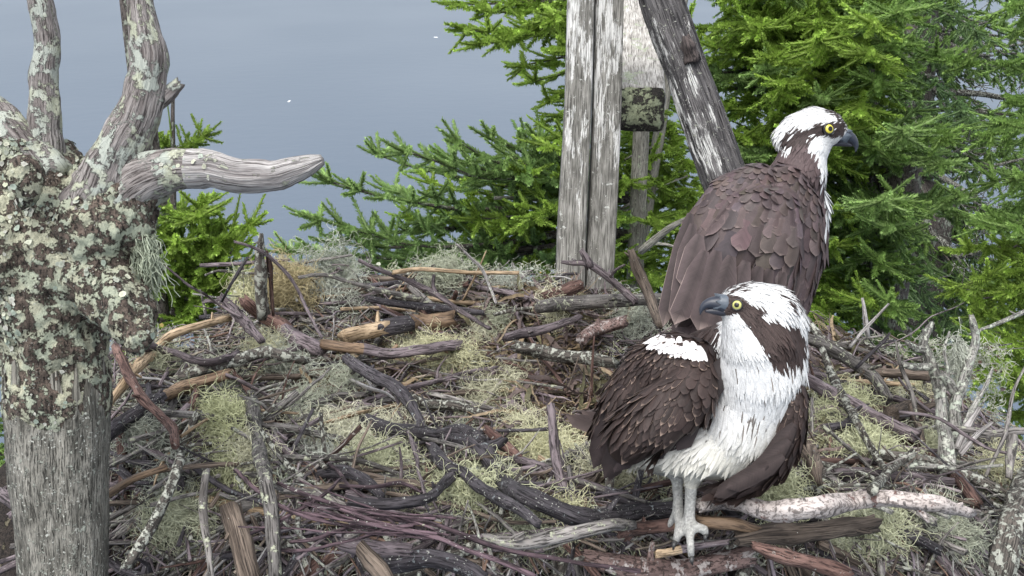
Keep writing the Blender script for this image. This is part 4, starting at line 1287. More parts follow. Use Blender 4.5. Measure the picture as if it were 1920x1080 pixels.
def debris():
    g = np.random.default_rng(9)
    ALL = [(190, 480, 620, 1085, 3), (440, 1050, 510, 660, 3), (480, 900, 640, 900, 3), (480, 1250, 860, 1085, 4), (850, 1150, 600, 880, 3), (1500, 1880, 650, 920, 3.5), (1330, 1930, 900, 1085, 3), (1150, 1500, 560, 960, 1.5)]
    c = scatter_px(5200, ALL, g)
    pal = np.array([(.10, .08, .075), (.16, .125, .12), (.22, .185, .18), (.06, .05, .053), (.27, .22, .17), (.33, .31, .29), (.15, .095, .07), (.15, .125, .135)])
    mb = MB()
    K = 7
    N = len(c)
    Pn = lay(c, g, g.uniform(.03, .24, N), K, .15, g.uniform(.0, .024, N))
    r = (.0005 + .0024 * g.random(N) ** 2.2)[:, None] * np.linspace(1, .55, K)[None]
    strands(mb, Pn, r, 5, pal[g.integers(0, len(pal), N)] * g.uniform(.75, 1.35, (N, 1)) * np.array([1.0, 1.04, 1.08]))
    tag(mb.build("fine_twigs", M['twig']), "loose mat of fine brown and grey twigs woven all over the nest", "twigs", kind="stuff")
    # purplish and olive strips of dried seaweed and grass in the bowl
    SW = [(860, 1120, 590, 720, 3), (930, 1120, 690, 860, 4), (1000, 1200, 560, 640, .7), (880, 1020, 560, 640, 1), (1520, 1660, 660, 760, 1.5), (1480, 1580, 820, 920, .8), (600, 860, 660, 760, .8), (540, 760, 640, 800, .5)]
    c = scatter_px(2300, SW, g)
    N, K = len(c), 9
    Pn = lay(c, g, g.uniform(.04, .15, N), K, .22, g.uniform(.006, .036, N))
    wd = g.uniform(.0008, .0046, N) * (g.random(N) < .5) + .0009
    t = nrm(np.gradient(Pn, axis=1))
    sd = nrm(np.cross(t, nrm(g.normal(0, .5, (N, 1, 3)) + np.array([0, 0, 1.0]))))
    tw = np.sin(np.linspace(0, 3, K))[None, :, None] * g.normal(0, .6, (N, 1, 1))
    up = np.cross(t, sd)
    sd = sd * np.cos(tw) + up * np.sin(tw)
    prof = np.array([.4, .8, 1, 1, 1, .95, .8, .55, .1])
    W = sd * wd[:, None, None] * prof[None, :, None]
    V = np.stack([Pn - W, Pn + up * wd[:, None, None] * .3, Pn + W], 2).reshape(-1, 3)
    f = grid_faces(K, 3, False)
    F = (f[None] + (np.arange(N) * K * 3)[:, None, None]).reshape(-1, 4)
    pal = np.array([(.10, .075, .07), (.16, .12, .105), (.075, .055, .06), (.20, .15, .09), (.13, .115, .06), (.17, .135, .14), (.09, .085, .045), (.26, .20, .13)])
    mb = MB()
    mb.add(V, F, np.repeat(pal[g.integers(0, len(pal), N)] * g.uniform(.7, 1.2, (N, 1)), K * 3, 0))
    tag(mb.build("dried_seaweed", M['strip']), "dried brown, purple and olive seaweed and straw lining the nest bowl", "seaweed", kind="stuff")
    # straw
    c = scatter_px(1500, [(900, 1140, 680, 880, 4), (860, 1100, 590, 700, 2), (1500, 1700, 640, 760, 2.5), (560, 800, 660, 820, 1)], g)
    N, K = len(c), 7
    Pn = lay(c, g, g.uniform(.05, .16, N), K, .14, g.uniform(.002, .02, N))
    mb = MB()
    pal = np.array([(.27, .20, .12), (.16, .12, .08), (.12, .09, .075), (.33, .27, .17)])
    strands(mb, Pn, g.uniform(.0005, .0011, N)[:, None] * np.linspace(1, .6, K)[None], 4, pal[g.integers(0, 4, N)] * g.uniform(.7, 1.2, (N, 1)))
    tag(mb.build("straw", M['twig']), "thin tan and brown straw strewn through the nest bowl", "straw", kind="stuff")
    # chips of bark and leafy lichen
    c = scatter_px(4200, ALL, g)
    n = nrm(g.normal(0, .45, (len(c), 3)) + np.array([0, -.25, 1.0]))
    pal = np.array([(.44, .47, .37), (.36, .40, .33), (.50, .51, .44), (.15, .10, .08), (.24, .17, .12), (.10, .08, .08), (.42, .44, .40), (.34, .27, .10)])
    pi = g.choice(8, len(c), p=[.2, .17, .15, .16, .1, .1, .1, .02])
    mb = MB()
    flakes(mb, c + np.array([0, 0, 1.0]) * g.uniform(.002, .02, (len(c), 1)), n, g.uniform(.0012, .0048, len(c)), pal[pi] * g.uniform(.75, 1.1, (len(c), 1)), g)
    tag(mb.build("lichen_flakes", M['moss']), "crumbs of grey leafy lichen and bark scattered over the sticks", "lichen", kind="stuff")

    # little scraps of beard lichen caught everywhere between the sticks
    q = scatter_px(1500, ALL, g)
    per = 16
    c = np.repeat(q, per, 0) + g.normal(0, .006, (1500 * per, 3)) * np.array([1, 1, .5])
    N, K = len(c), 7
    h = nrm(g.normal(0, 1, (N, 3)) * np.array([1, 1, .6]))
    cur = nrm(g.normal(0, 1, (N, 3)))
    pts = [c + np.array([0, 0, 1.0]) * g.uniform(.004, .024, (N, 1))]
    for j in range(K - 1):
        h = nrm(h + np.cross(cur, h) * .5 + g.normal(0, .3, (N, 3)))
        pts.append(pts[-1] + h * .003)
    pal = np.array([(.56, .58, .46), (.48, .52, .42), (.62, .63, .52), (.52, .55, .36)])
    mb = MB()
    strands(mb, np.stack(pts, 1), np.full((N, K), .00045), 3, np.repeat(pal[g.integers(0, 4, 1500)] * g.uniform(.75, 1.1, (1500, 1)), per, 0))
    tag(mb.build("lichen_scraps", M['moss']), "small scraps of pale beard lichen caught between sticks all over the nest", "lichen", kind="stuff")


debris()


# ------------------------------------------------------------------ tufts of beard lichen
PALE, GREEN, TANM, GREYM = np.array((.74, .73, .52)), np.array((.58, .60, .40)), np.array((.50, .43, .28)), np.array((.54, .57, .46))


def lichen_tuft(label, px, py, rx, ry, col, n=None, lift=.012, d=None, name="lichen_tuft", fall=0.0, seed=0):
    g = np.random.default_rng(int(px * 7 + py + seed))
    n = int((n or int(160 + rx * ry * .17)) * 1.9)
    k = 12
    a, q = g.uniform(0, 2 * np.pi, n), np.sqrt(g.random(n)) * (1 + .25 * g.normal(0, 1, n))
    lob = 1 + .35 * np.sin(a * 2 + g.uniform(0, 6)) + .2 * np.sin(a * 5 + g.uniform(0, 6))
    X, Y = px + rx * q * np.cos(a) * lob, py + ry * q * np.sin(a) * lob
    if d is None:
        c = np.array([P(x, y, ground_d(x, y)) for x, y in zip(X, Y)])
    else:
        c = P(px, py, d) + np.outer((X - px) * d / FPX, CR) + np.outer((py - Y) * d / FPX, CU) - np.outer(g.uniform(-.5, 1, n) * np.sqrt(np.maximum(0, 1 - np.minimum(q, 1) ** 2)) * min(rx, ry) * d / FPX, CF)
    dome = np.sqrt(np.maximum(0, 1.05 - np.minimum(q, 1.02) ** 2)) * min(rx, ry) * .75 / FPX
    if d is None:
        dist = (c - CAM) @ CF
        ok = np.abs(dist - np.median(dist)) < .085
        c, q, n = c[ok], q[ok], int(ok.sum())
        dome = np.sqrt(np.maximum(0, 1.05 - np.minimum(q, 1.02) ** 2)) * min(rx, ry) * .75 / FPX
        c[:, 2] += (lift + .026) * g.uniform(.2, 1.2, n) + dome * .8 * g.uniform(.25, 1.0, n)
    h = nrm(g.normal(0, 1, (n, 3)) * np.array([1, 1, .55]))
    cur = nrm(g.normal(0, 1, (n, 3)))
    seg = g.uniform(.0020, .0044, n)
    pts = [c]
    for j in range(k - 1):
        ca, sa = np.cos(.38), np.sin(.38)
        h = nrm(h * ca + np.cross(cur, h) * sa * g.choice([.4, 1, 1.3], (n, 1)) + g.normal(0, .28, (n, 3)) + np.array([0, 0, -fall]))
        pts.append(pts[-1] + h * seg[:, None])
    Pn = np.stack(pts, 1)
    if d is None:
        hz = nest_h(Pn[..., 0], Pn[..., 1])
        Pn[..., 2] = np.maximum(Pn[..., 2], hz + .001)
    r = g.uniform(.00030, .00062, n)[:, None] * np.linspace(1, .5, k)[None]
    mb = MB()
    strands(mb, Pn, r, 3, col * g.uniform(.72, 1.12, (n, 1)) * np.array([1, 1, g.uniform(.9, 1.1)]))
    tag(mb.build(name, M['moss'], origin=c.mean(0)), label, "lichen", "tufts of beard lichen on the nest")


TUFTS = [
    ("round tan moss ball on the upper left rim beside the charred stub", 538, 530, 40, 44, TANM, dict(d=1.70, n=900, name="moss_ball")),
    ("pale lichen tuft hanging left of the charred stub", 462, 548, 26, 34, PALE, dict(d=1.70, n=420, fall=.3)),
    ("big grey-green lichen tuft right of the tan moss ball", 630, 563, 62, 40, GREYM, dict(n=900, lift=.03)),
    ("pale lichen tuft standing on the far rim by the white thin twig", 832, 508, 48, 26, GREYM, dict(d=1.78, n=420)),
    ("pale grey lichen tuft below the far rim tuft", 815, 560, 45, 28, GREYM, {}),
    ("bright yellow-green lichen mat below the pale peeled twig, lower centre left", 672, 862, 95, 38, PALE, dict(n=1100, lift=.02)),
    ("green lichen mat hanging under the bright yellow-green mat", 720, 905, 75, 26, GREEN, {}),
    ("yellow-green wiry tuft left of the grey upright branch", 432, 838, 48, 42, GREEN * 1.1, dict(n=700, lift=.02)),
    ("drooping green lichen tuft lower left under the wiry tuft", 430, 930, 40, 50, GREEN, dict(n=600, fall=.3)),
    ("pale lichen pad right of the lichen-crusted stick", 540, 712, 55, 26, GREYM * 1.05, {}),
    ("soft pale lichen patch in front of the dark rough log", 838, 702, 72, 34, PALE * .95, dict(n=750)),
    ("green lichen lying under the white-speckled crooked branch", 880, 962, 80, 45, GREEN * 1.05, dict(n=900)),
    ("pale lichen mat left of the front osprey's wing tips", 1020, 880, 55, 26, PALE, dict(n=650)),
    ("pale lichen mat behind the front osprey's leg", 1180, 925, 85, 32, PALE * .95, dict(n=800)),
    ("grey lichen tuft above the front osprey's shoulder", 1180, 625, 42, 34, GREYM, {}),
    ("small pale lichen tuft on the white lichen-covered log", 1035, 640, 22, 16, PALE, dict(lift=.05)),
    ("large shaggy lichen mat right of the front osprey's breast", 1575, 815, 62, 70, GREEN * 1.1, dict(n=1500, lift=.012)),
    ("large shaggy lichen mat beyond the grey forking twig at right", 1625, 880, 60, 48, GREEN * 1.1, dict(n=900, lift=.010)),
    ("pale flat lichen mat between osprey and birch branch", 1450, 905, 80, 26, PALE, dict(n=800)),
    ("wide lichen tangle at the bottom below the birch branch", 1590, 1022, 80, 36, GREEN * 1.1, dict(n=1000, lift=.005)),
    ("lichen tangle at the bottom right of the wide tangle", 1750, 1015, 46, 34, GREYM, dict(n=560, lift=.0)),
    ("grey-green lichen tuft under the mossy brown log", 1450, 1000, 45, 30, GREEN, dict(n=500, lift=.03)),
    ("pale lichen tuft at the right flank by the rust-brown branch", 1735, 890, 45, 40, GREEN * 1.1, dict(n=600)),
    ("pale lichen at the right edge above the stout grey branch end", 1868, 905, 30, 26, PALE * .95, {}),
    ("grey-green lichen clump at the bottom left by the pale lichened stick", 340, 1035, 48, 42, GREEN, dict(n=700, lift=.02)),
    ("grey-green lichen under the scaly reddish stick", 400, 760, 60, 34, GREYM * .9, {}),
    ("grey-green lichen clump below the half-peeled stick", 275, 860, 45, 34, GREYM * .85, {}),
    ("dull green lichen on the left flank between blond stick and lichen-crusted stick", 316, 706, 24, 18, GREEN * .85, {}),
    ("pale lichen below the pale bowed twig", 575, 800, 45, 30, GREYM, {}),
    ("bright lichen tuft left of the pale peeled twig on the left flank", 505, 690, 40, 22, PALE, {}),
    ("pale lichen tuft under the dark curved stick, above the white log", 925, 640, 34, 16, GREYM, {}),
    ("cream lichen tuft in the lower left between hanging twig and purple spray", 470, 900, 34, 30, PALE * .95, dict(n=420)),
    ("green lichen tuft under the red-brown stick at the bottom", 1660, 1050, 48, 24, GREEN, dict(n=480)),
    ("pale lichen tuft near the bottom edge left of the flaky log", 1060, 1020, 34, 18, PALE * .9, {}),
    ("pale scrap of lichen right of the barked log on the back rim", 900, 668, 26, 13, PALE * .9, {}),
    ("cream lichen tuft behind the purple stick right of the front osprey", 1700, 770, 30, 20, PALE * .9, {}),
    ("cream lichen tuft at the upper right of the thick dark branch, below the seaweed strips", 985, 835, 42, 20, PALE, {}),
    ("cream lichen tuft just below the barked log, left of the seaweed strips", 770, 690, 40, 18, PALE, {}),
    ("pale lichen tuft at the left end of the thick dark branch", 650, 745, 38, 20, GREYM * 1.1, {}),
    ("cream lichen tuft along the far rim left of the grey-tan smooth log", 960, 560, 34, 16, GREYM * 1.05, {}),
    ("pale lichen scrap right of the seaweed strips", 965, 745, 30, 16, PALE * .85, {}),
    ("yellowish lichen scrap among seaweed strips at the bowl's lower edge", 905, 780, 35, 18, PALE * .85, {}),
    ("grey lichen tuft on the left side of the purple spray", 600, 905, 40, 24, GREYM, {}),
    ("grey-green lichen strand bundle draped from the tall upright branch", 1797, 660, 9, 30, GREYM, dict(d=1.36, n=110, fall=.6)),
    ("grey lichen tuft in the lower right corner by the stout branch end", 1800, 1062, 36, 22, GREYM, dict(n=300)),
    ("grey lichen tuft low on the left flank beside the slim hanging twig", 330, 950, 40, 34, GREYM * .9, {}),
    ("lichen tuft at the bottom centre below the long grey-green branch", 1000, 1055, 50, 22, GREYM * .9, {}),
]
for lab, x, y, rx, ry, c, kw in TUFTS:
    lichen_tuft(lab, x, y, rx, ry, c, **kw)

# ------------------------------------------------------------------ ospreys
def feather_mat(name):
    m, nt, b = new_mat(name)
    ac = node(nt, "ShaderNodeAttribute", attribute_name="Col")
    tc = node(nt, "ShaderNodeAttribute", attribute_name="tc")
    sep = node(nt, "ShaderNodeSeparateXYZ")
    nt.links.new(tc.outputs["Vector"], sep.inputs[0])
    ab = node(nt, "ShaderNodeMath", operation='ABSOLUTE')
    nt.links.new(sep.outputs[0], ab.inputs[0])
    cmb = node(nt, "ShaderNodeCombineXYZ")
    # barbs run obliquely away from the shaft
    sub = node(nt, "ShaderNodeMath", operation='SUBTRACT')
    nt.links.new(sep.outputs[1], sub.inputs[0])
    nt.links.new(ab.outputs[0], sub.inputs[1])
    nt.links.new(sub.outputs[0], cmb.inputs[1])
    nt.links.new(sep.outputs[2], cmb.inputs[2])
    n = noise_tex(nt, cmb.outputs[0], 900, 2, .5)
    n2 = noise_tex(nt, tc.outputs["Vector"], 70, 3, .6)
    k = node(nt, "ShaderNodeMapRange")
    k.inputs["From Min"].default_value = .3
    k.inputs["From Max"].default_value = .7
    k.inputs["To Min"].default_value = .70
    k.inputs["To Max"].default_value = 1.25
    ad = node(nt, "ShaderNodeMath", operation='MULTIPLY_ADD')
    nt.links.new(n, ad.inputs[0])
    ad.inputs[1].default_value = .5
    hf = node(nt, "ShaderNodeMath", operation='MULTIPLY')
    nt.links.new(n2, hf.inputs[0])
    hf.inputs[1].default_value = .5
    nt.links.new(hf.outputs[0], ad.inputs[2])
    nt.links.new(ad.outputs[0], k.inputs["Value"])
    h = node(nt, "ShaderNodeHueSaturation")
    nt.links.new(k.outputs[0], h.inputs["Value"])
    nt.links.new(ac.outputs["Color"], h.inputs["Color"])
    nt.links.new(h.outputs[0], b.inputs["Base Color"])
    b.inputs["Roughness"].default_value = .62
    b.inputs["Specular IOR Level"].default_value = .3
    bp = node(nt, "ShaderNodeBump", Strength=.25, Distance=.001)
    nt.links.new(n, bp.inputs["Height"])
    nt.links.new(bp.outputs[0], b.inputs["Normal"])
    return m


M['feather'] = feather_mat("feathers")
M['skin'] = tinted("bird_skin", .6, .4, 480, .34, .9)
M['horn'] = tinted("dark_horn", .32, .5, 160, .15)
mm, nt_, b_ = new_mat("eye_gloss")
a_ = node(nt_, "ShaderNodeAttribute", attribute_name="Col")
nt_.links.new(a_.outputs["Color"], b_.inputs["Base Color"])
b_.inputs["Roughness"].default_value = .06
M['eye'] = mm


def inpoly(x, y, poly):
    p = np.asarray(poly, float)
    ins = np.zeros(len(x), bool)
    j = len(p) - 1
    for i in range(len(p)):
        c = ((p[i, 1] > y) != (p[j, 1] > y)) & (x < (p[j, 0] - p[i, 0]) * (y - p[i, 1]) / (p[j, 1] - p[i, 1] + 1e-12) + p[i, 0])
        ins ^= c
        j = i
    return ins


def feathers(mb, root, t, n, L, W, base, edge, lift, g, fine=False, point=.5, shaft=.8, edgew=.82):
    """vaned feathers: rounded tips, pale margins, darker shafts, each a curved little blade"""
    N = len(root)
    b = nrm(np.cross(n, t))
    t = nrm(np.cross(b, n))
    s = np.linspace(0, 1, 8 if fine else 6)
    pf = np.where(s < .25, .35 + .65 * s / .25, 1.0)
    tipw = np.clip((1 - s) / max(.05, point), 0, 1)
    pf = pf * np.sqrt(np.maximum(1 - (1 - tipw) ** 2, .0)) + .02
    ux = np.array([-1, -edgew, 0, edgew, 1.0]) if fine else np.array([-1, 0, 1.0])
    K, Q = len(s), len(ux)
    z = lift[:, None] * s[None] * (1 - .45 * s[None]) * L[:, None] + .0006
    sway = g.normal(0, .06, N)[:, None] * (s ** 2)[None] * L[:, None]
    ctr = root[:, None] + t[:, None] * (s[None, :, None] * L[:, None, None]) + n[:, None] * z[..., None] + b[:, None] * sway[..., None]
    x = ux[None, None, :] * pf[None, :, None] * W[:, None, None]
    camber = -(x ** 2) / np.maximum(W[:, None, None], 1e-5) * .28
    V = ctr[:, :, None] + b[:, None, None] * x[..., None] + n[:, None, None] * camber[..., None]
    if fine:
        V[:, -1] = ctr[:, -1][:, None] + (V[:, -1] - ctr[:, -1][:, None]) * .5
    m = np.zeros((K, Q))
    m[:, [0, -1]] = np.clip((s - .15) / .3, 0, 1)[:, None]
    m[-1] = 1
    if not fine:
        m *= .75
    C = base[:, None, None] * (1 - m[None, ..., None]) + edge[:, None, None] * m[None, ..., None]
    C = C * np.where(np.arange(Q) == Q // 2, shaft, 1.0)[None, None, :, None] if fine else C
    tc = np.stack([x + 0 * s[None, :, None], np.broadcast_to((s[None] * L[:, None])[..., None], x.shape), np.broadcast_to(g.uniform(0, 9, N)[:, None, None], x.shape)], -1)
    f = grid_faces(K, Q, False)
    F = (f[None] + (np.arange(N) * K * Q)[:, None, None]).reshape(-1, 4)
    mb.add(V.reshape(-1, 3), F, C.reshape(-1, 3), tc.reshape(-1, 3))


class Skin:
    def __init__(s, balls, voxel, smooth, g):
        s.v, s.n, s.fq, s.ft = union(balls, voxel, smooth)
        tri = np.vstack([s.fq[:, [0, 1, 2]], s.fq[:, [0, 2, 3]]] + ([s.ft] if len(s.ft) else []))
        a, b, c = s.v[tri[:, 0]], s.v[tri[:, 1]], s.v[tri[:, 2]]
        ar = np.linalg.norm(np.cross(b - a, c - a), axis=1)
        s.tri, s.p, s.g = tri, ar / ar.sum(), g
        s.px, s.py, s.d = pix(s.v)

    def sample(s, k):
        i = s.g.choice(len(s.tri), k, p=s.p)
        w = s.g.dirichlet((1, 1, 1), k)
        T = s.tri[i]
        return (s.v[T] * w[..., None]).sum(1), nrm((s.n[T] * w[..., None]).sum(1))

    def darts(s, k, sizefn, space):
        """random points kept apart in proportion to the feather size there"""
        p, n = s.sample(k)
        L, W = sizefn(p)
        ok = L > 0
        p, n, L, W = p[ok], n[ok], L[ok], W[ok]
        keep, cells, h = [], {}, max(1e-4, float((W * space).max()))
        q = np.floor(p / h).astype(int)
        for i in range(len(p)):
            c, r, bad = q[i], W[i] * space, False
            for dx in (-1, 0, 1):
                for dy in (-1, 0, 1):
                    for dz in (-1, 0, 1):
                        for j in cells.get((c[0] + dx, c[1] + dy, c[2] + dz), ()):
                            if ((p[i] - p[j]) ** 2).sum() < r * r:
                                bad = True
                                break
                        if bad: break
                    if bad: break
                if bad: break
            if not bad:
                keep.append(i)
                cells.setdefault((c[0], c[1], c[2]), []).append(i)
        k = np.array(keep)
        return p[k], n[k], L[k], W[k]

    def front(s, px, py, rad=5):
        m = (s.px - px) ** 2 + (s.py - py) ** 2 < rad * rad
        return s.d[m].min()


def flow_of(guides):
    gp = PP([x[:3] for x in guides])
    gd = np.array([nrm(CR * x[3] - CU * x[4] + CF * (x[5] if len(x) > 5 else 0)) for x in guides])

    def fn(p, n):
        d2 = ((p[:, None] - gp[None]) ** 2).sum(-1)
        w = 1 / (d2 + 1e-5) ** 1.5
        t = (w[..., None] * gd[None]).sum(1)
        t = t - n * (t * n).sum(1, keepdims=True)
        return nrm(t)
    return fn


def eyeball(root, px, py, d, r_iris, gaze, iris, name="eye"):
    c = P(px, py, d)
    r = r_iris * d / FPX * 1.28
    gz = nrm(np.asarray(gaze, float))
    u = nrm(np.cross(gz, [0, 0, 1.0]))
    b = np.cross(gz, u)
    c = c + gz * -r * .45
    mb = MB()
    k = 32
    ang = np.radians([0.01, 10, 20, 24, 26, 32, 40, 46, 50, 53, 60, 75, 95, 130, 179])
    rg = np.stack([np.cos(ang), np.sin(ang)], 1)
    a = np.linspace(0, 2 * np.pi, k, endpoint=False)
    V = c + r * (rg[:, 0][:, None, None] * gz + rg[:, 1][:, None, None] * (np.cos(a)[None, :, None] * u + np.sin(a)[None, :, None] * b))
    pup, ir, ro, dk = np.array((.004, .004, .004)), np.array(iris), np.array(iris) * .55, np.array((.010, .009, .009))
    cc = np.array([pup, pup, pup, pup, ir * .8, ir, ir, ir * .9, ro, dk, dk, dk, dk, dk, dk])
    mb.add(V.reshape(-1, 3), grid_faces(len(ang), k), np.repeat(cc, k, 0))
    e = mb.build(name, M['eye'], root)
    # dark bare lid round the eye
    m2 = MB()
    th = np.linspace(0, 2 * np.pi, 33)
    rr = r * math.sin(math.radians(58))
    ring = c + gz * r * .50 + np.cos(th)[:, None] * u * rr * 1.06 + np.sin(th)[:, None] * b * rr
    tube(m2, ring, r * .17, 8, r * .12, .03, col=(.012, .011, .012))
    m2.build("eyelid", M['horn'], e)
    return e


def horn(root, name, pts, col, sides=18):
    a = np.array(pts, float)
    mb = MB()
    tube(mb, PP(a[:, :3]), a[:, 3] * a[:, 2] / FPX, sides, .0012, .01, col=col)
    return mb.build(name, M['horn'], root)


WHITE = np.array((.72, .725, .72))


def jit(x, s, g):
    return x + g.normal(0, s, x.shape)


def build_front():
    g = np.random.default_rng(77)
    FD = ground_d(1290, 985) - .10
    root = empty("osprey", P(1290, 1010, FD), "front osprey with white breast facing us and head turned left", "osprey", "pair of ospreys on the nest")
    D = FD - .02
    tors = chain_px([(1425, 640, D - .05, 66), (1428, 690, D - .035, 80), (1420, 740, D - .02, 80), (1398, 790, D - .01, 80), (1368, 828, D, 70), (1322, 846, D + .015, 52), (1262, 858, D + .04, 38), (1222, 872, D + .06, 16)])
    tors += chain_px([(1400, 660, D + .02, 70), (1340, 690, D + .05, 76), (1280, 740, D + .07, 78), (1270, 690, D + .05, 62), (1222, 800, D + .09, 56), (1190, 850, D + .11, 30)])
    tors += chain_px([(1385, 836, D - .012, 48), (1320, 846, D - .012, 46), (1258, 848, D - .0, 40), (1214, 858, D + .02, 24)])
    head = chain_px([(1366, 572, D - .065, 22), (1384, 572, D - .06, 36), (1408, 576, D - .055, 47), (1440, 587, D - .05, 54), (1466, 602, D - .045, 44)])
    head += chain_px([(1398, 600, D - .06, 42), (1420, 640, D - .05, 66)]) + chain_px([(1466, 602, D - .045, 44), (1470, 650, D - .04, 42), (1465, 690, D - .03, 44)])
    legs = chain_px([(1316, 848, D - .005, 44), (1306, 872, D - .005, 27), (1299, 894, D, 17), (1296, 915, D + .002, 12.5), (1294, 945, D + .005, 11), (1292, 975, D + .008, 12), (1291, 988, D + .008, 13)])
    legs += chain_px([(1276, 856, D + .035, 34), (1272, 882, D + .035, 19), (1270, 905, D + .035, 11), (1271, 935, D + .035, 10), (1272, 962, D + .03, 12)])
    toes = []
    for tt in ([(1291, 986, D + .006, 11), (1294, 1008, D - .01, 9), (1295, 1030, D - .016, 8.5), (1297, 1046, D - .012, 7)],
               [(1292, 986, D + .006, 11), (1308, 988, D - .004, 9.5), (1322, 993, D - .006, 9), (1324, 1004, D - .004, 6)],
               [(1272, 962, D + .028, 11), (1274, 985, D + .012, 9.5), (1271, 1004, D + .004, 9), (1266, 1018, D + .006, 7)],
               [(1271, 964, D + .028, 10), (1262, 972, D + .03, 8), (1255, 985, D + .032, 6)],
               [(1291, 985, D + .012, 10), (1296, 984, D + .03, 9), (1300, 992, D + .045, 7)]):
        toes += chain_px(tt)
    S = Skin(tors + head + legs + toes, .0026, 7, g)
    cut = P(0, 915, D)[2]

    mask = [(1351, 567), (1358, 553), (1373, 552), (1393, 558), (1409, 571), (1440, 585), (1430, 596), (1440, 607), (1470, 606), (1500, 624), (1512, 642), (1506, 684), (1480, 692), (1453, 696), (1433, 655), (1411, 626), (1396, 605), (1388, 593), (1356, 591)]
    fore = [(1349, 551), (1356, 541), (1380, 526), (1420, 524), (1420, 537), (1398, 550), (1380, 549)]
    crest = [(1452, 540), (1478, 554), (1502, 566), (1512, 586), (1504, 595), (1488, 586), (1470, 562)]
    vent = nrm(CR * .55 - CF * .8 - CU * .05)
    BR, BRE = np.array((.044, .030, .027)), np.array((.34, .25, .20))

    def colour(p, n, j=1.6):
        x, y, d = pix(p)
        xj, yj = jit(x, j, g), jit(y, j, g)
        c = np.tile(WHITE, (len(p), 1)) * g.uniform(.92, 1.03, (len(p), 1))
        dark = np.zeros(len(p), bool)
        hd = y < 705
        dark |= hd & inpoly(x + (xj - x) * .6, y + (yj - y) * .6, mask)
        dark |= inpoly(xj, yj, fore) & (g.random(len(p)) < .55)
        dark |= inpoly(xj, yj, crest) & (g.random(len(p)) < .32)
        back = ((n @ vent) < -.12) & (y > 640) & (d > D - .03)
        dark |= back & ~((y > 840) & (y < 990)) & (y < 880)
        dark |= inpoly(xj, yj, [(1222, 600), (1346, 597), (1350, 625), (1340, 668), (1318, 672), (1222, 642)])
        # dark shaft streaks of the breast band
        chest = (y > 680) & (y < 830) & ~dark
        st = chest & (g.random(len(p)) < np.where(((x - 1425) / 40) ** 2 + ((y - 802) / 26) ** 2 < 1, .30, .035))
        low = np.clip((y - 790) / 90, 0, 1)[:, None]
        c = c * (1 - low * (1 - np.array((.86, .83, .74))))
        c[dark] = BR * g.uniform(.8, 1.5, (dark.sum(), 1))
        c[st] = np.array((.16, .14, .125)) * g.uniform(.6, 1.6, (st.sum(), 1))
        leg = (p[:, 2] < cut)
        c[leg] = np.array((.42, .42, .40)) * g.uniform(.72, 1.15, (leg.sum(), 1))
        return c
    mb = MB()
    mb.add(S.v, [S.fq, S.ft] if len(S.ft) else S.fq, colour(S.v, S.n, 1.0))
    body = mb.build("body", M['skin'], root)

    flow = flow_of([(1360, 570, D - .06, 1, .1), (1400, 535, D - .06, 1, .12), (1450, 560, D - .05, .85, .5), (1490, 600, D - .04, .6, .8), (1390, 605, D - .07, .55, .85), (1430, 620, D - .09, .5, .85), (1470, 660, D - .08, .3, .95), (1375, 640, D - .1, .0, 1),
                    (1360, 700, D - .08, -.15, 1), (1430, 740, D - .1, -.1, 1), (1490, 730, D - .06, -.1, 1), (1400, 810, D - .09, -.3, 1), (1330, 850, D - .04, -.55, .85), (1250, 860, D, -1, .3), (1300, 890, D - .04, -.1, 1), (1300, 700, D + .0, -.7, .7), (1220, 800, D + .05, -.7, .7)])

    def size_head(p):
        x, y, d = pix(p)
        y = y + g.normal(0, 20, y.shape) * np.clip((y - 590) / 40, 0, 1)
        L = np.where((y < 655) & (x > 1352), .0065 + .008 * np.clip((x - 1385) / 110, 0, 1) + .006 * np.clip((y - 590) / 60, 0, 1), 0) * g.uniform(.7, 1.1, y.shape)
        L = np.where((x - 1382) ** 2 + (y - 572) ** 2 < 13 ** 2, 0, L)
        L = np.where((x < 1366) & (np.abs(y - 572) < 18), 0, L)
        return L, L * .10

    def size_body(p):
        x, y, d = pix(p)
        y = y + g.normal(0, 14, y.shape) * (y < 690)
        L = np.where(y >= 640, .014 + .006 * np.clip((y - 640) / 120, 0, 1), 0)
        L = np.where(y > 868, .006, L)
        L = np.where(p[:, 2] < cut + .006, 0, L)
        return L, L * np.where(y < 690, .085, .10)
    mb = MB()
    for fn, sp, k in ((size_head, 1.6, 40000), (size_body, 1.5, 90000)):
        p, n, L, W = S.darts(k, fn, sp)
        t = flow(p, n)
        t = nrm(t + g.normal(0, .12, t.shape))
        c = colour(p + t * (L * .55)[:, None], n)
        _, yy, _ = pix(p)
        W = np.where((c.mean(1) < .4) & (yy > 695), W * .35, W)
        feathers(mb, p, t, n, L * g.uniform(.8, 1.3, len(L)), W, c, c * 1.03, g.uniform(.0, .075, len(L)), g, point=.9)
    mb.build("plumage", M['feather'], body)

    # wings: a shaped arm with the vaned feathers laid over it
    def wing(balls, flow, sizef, colf, quills, qcol, name="wing"):
        K = Skin(balls, .004, 8, g)
        mb = MB()
        mb.add(K.v, [K.fq, K.ft] if len(K.ft) else K.fq, BR * .8)
        wg = mb.build(name, M['feather'], root)
        mb = MB()
        p, n, L, W = K.darts(26000, sizef, 1.2)
        t = nrm(flow(p, n) + g.normal(0, .045, p.shape))
        c, e = colf(p)
        feathers(mb, p, t, n, L * g.uniform(.85, 1.2, len(L)), W, c, e, g.uniform(.02, .075, len(L)), g, fine=True, point=.45, edgew=.9)
        mb.build("coverts", M['feather'], wg)
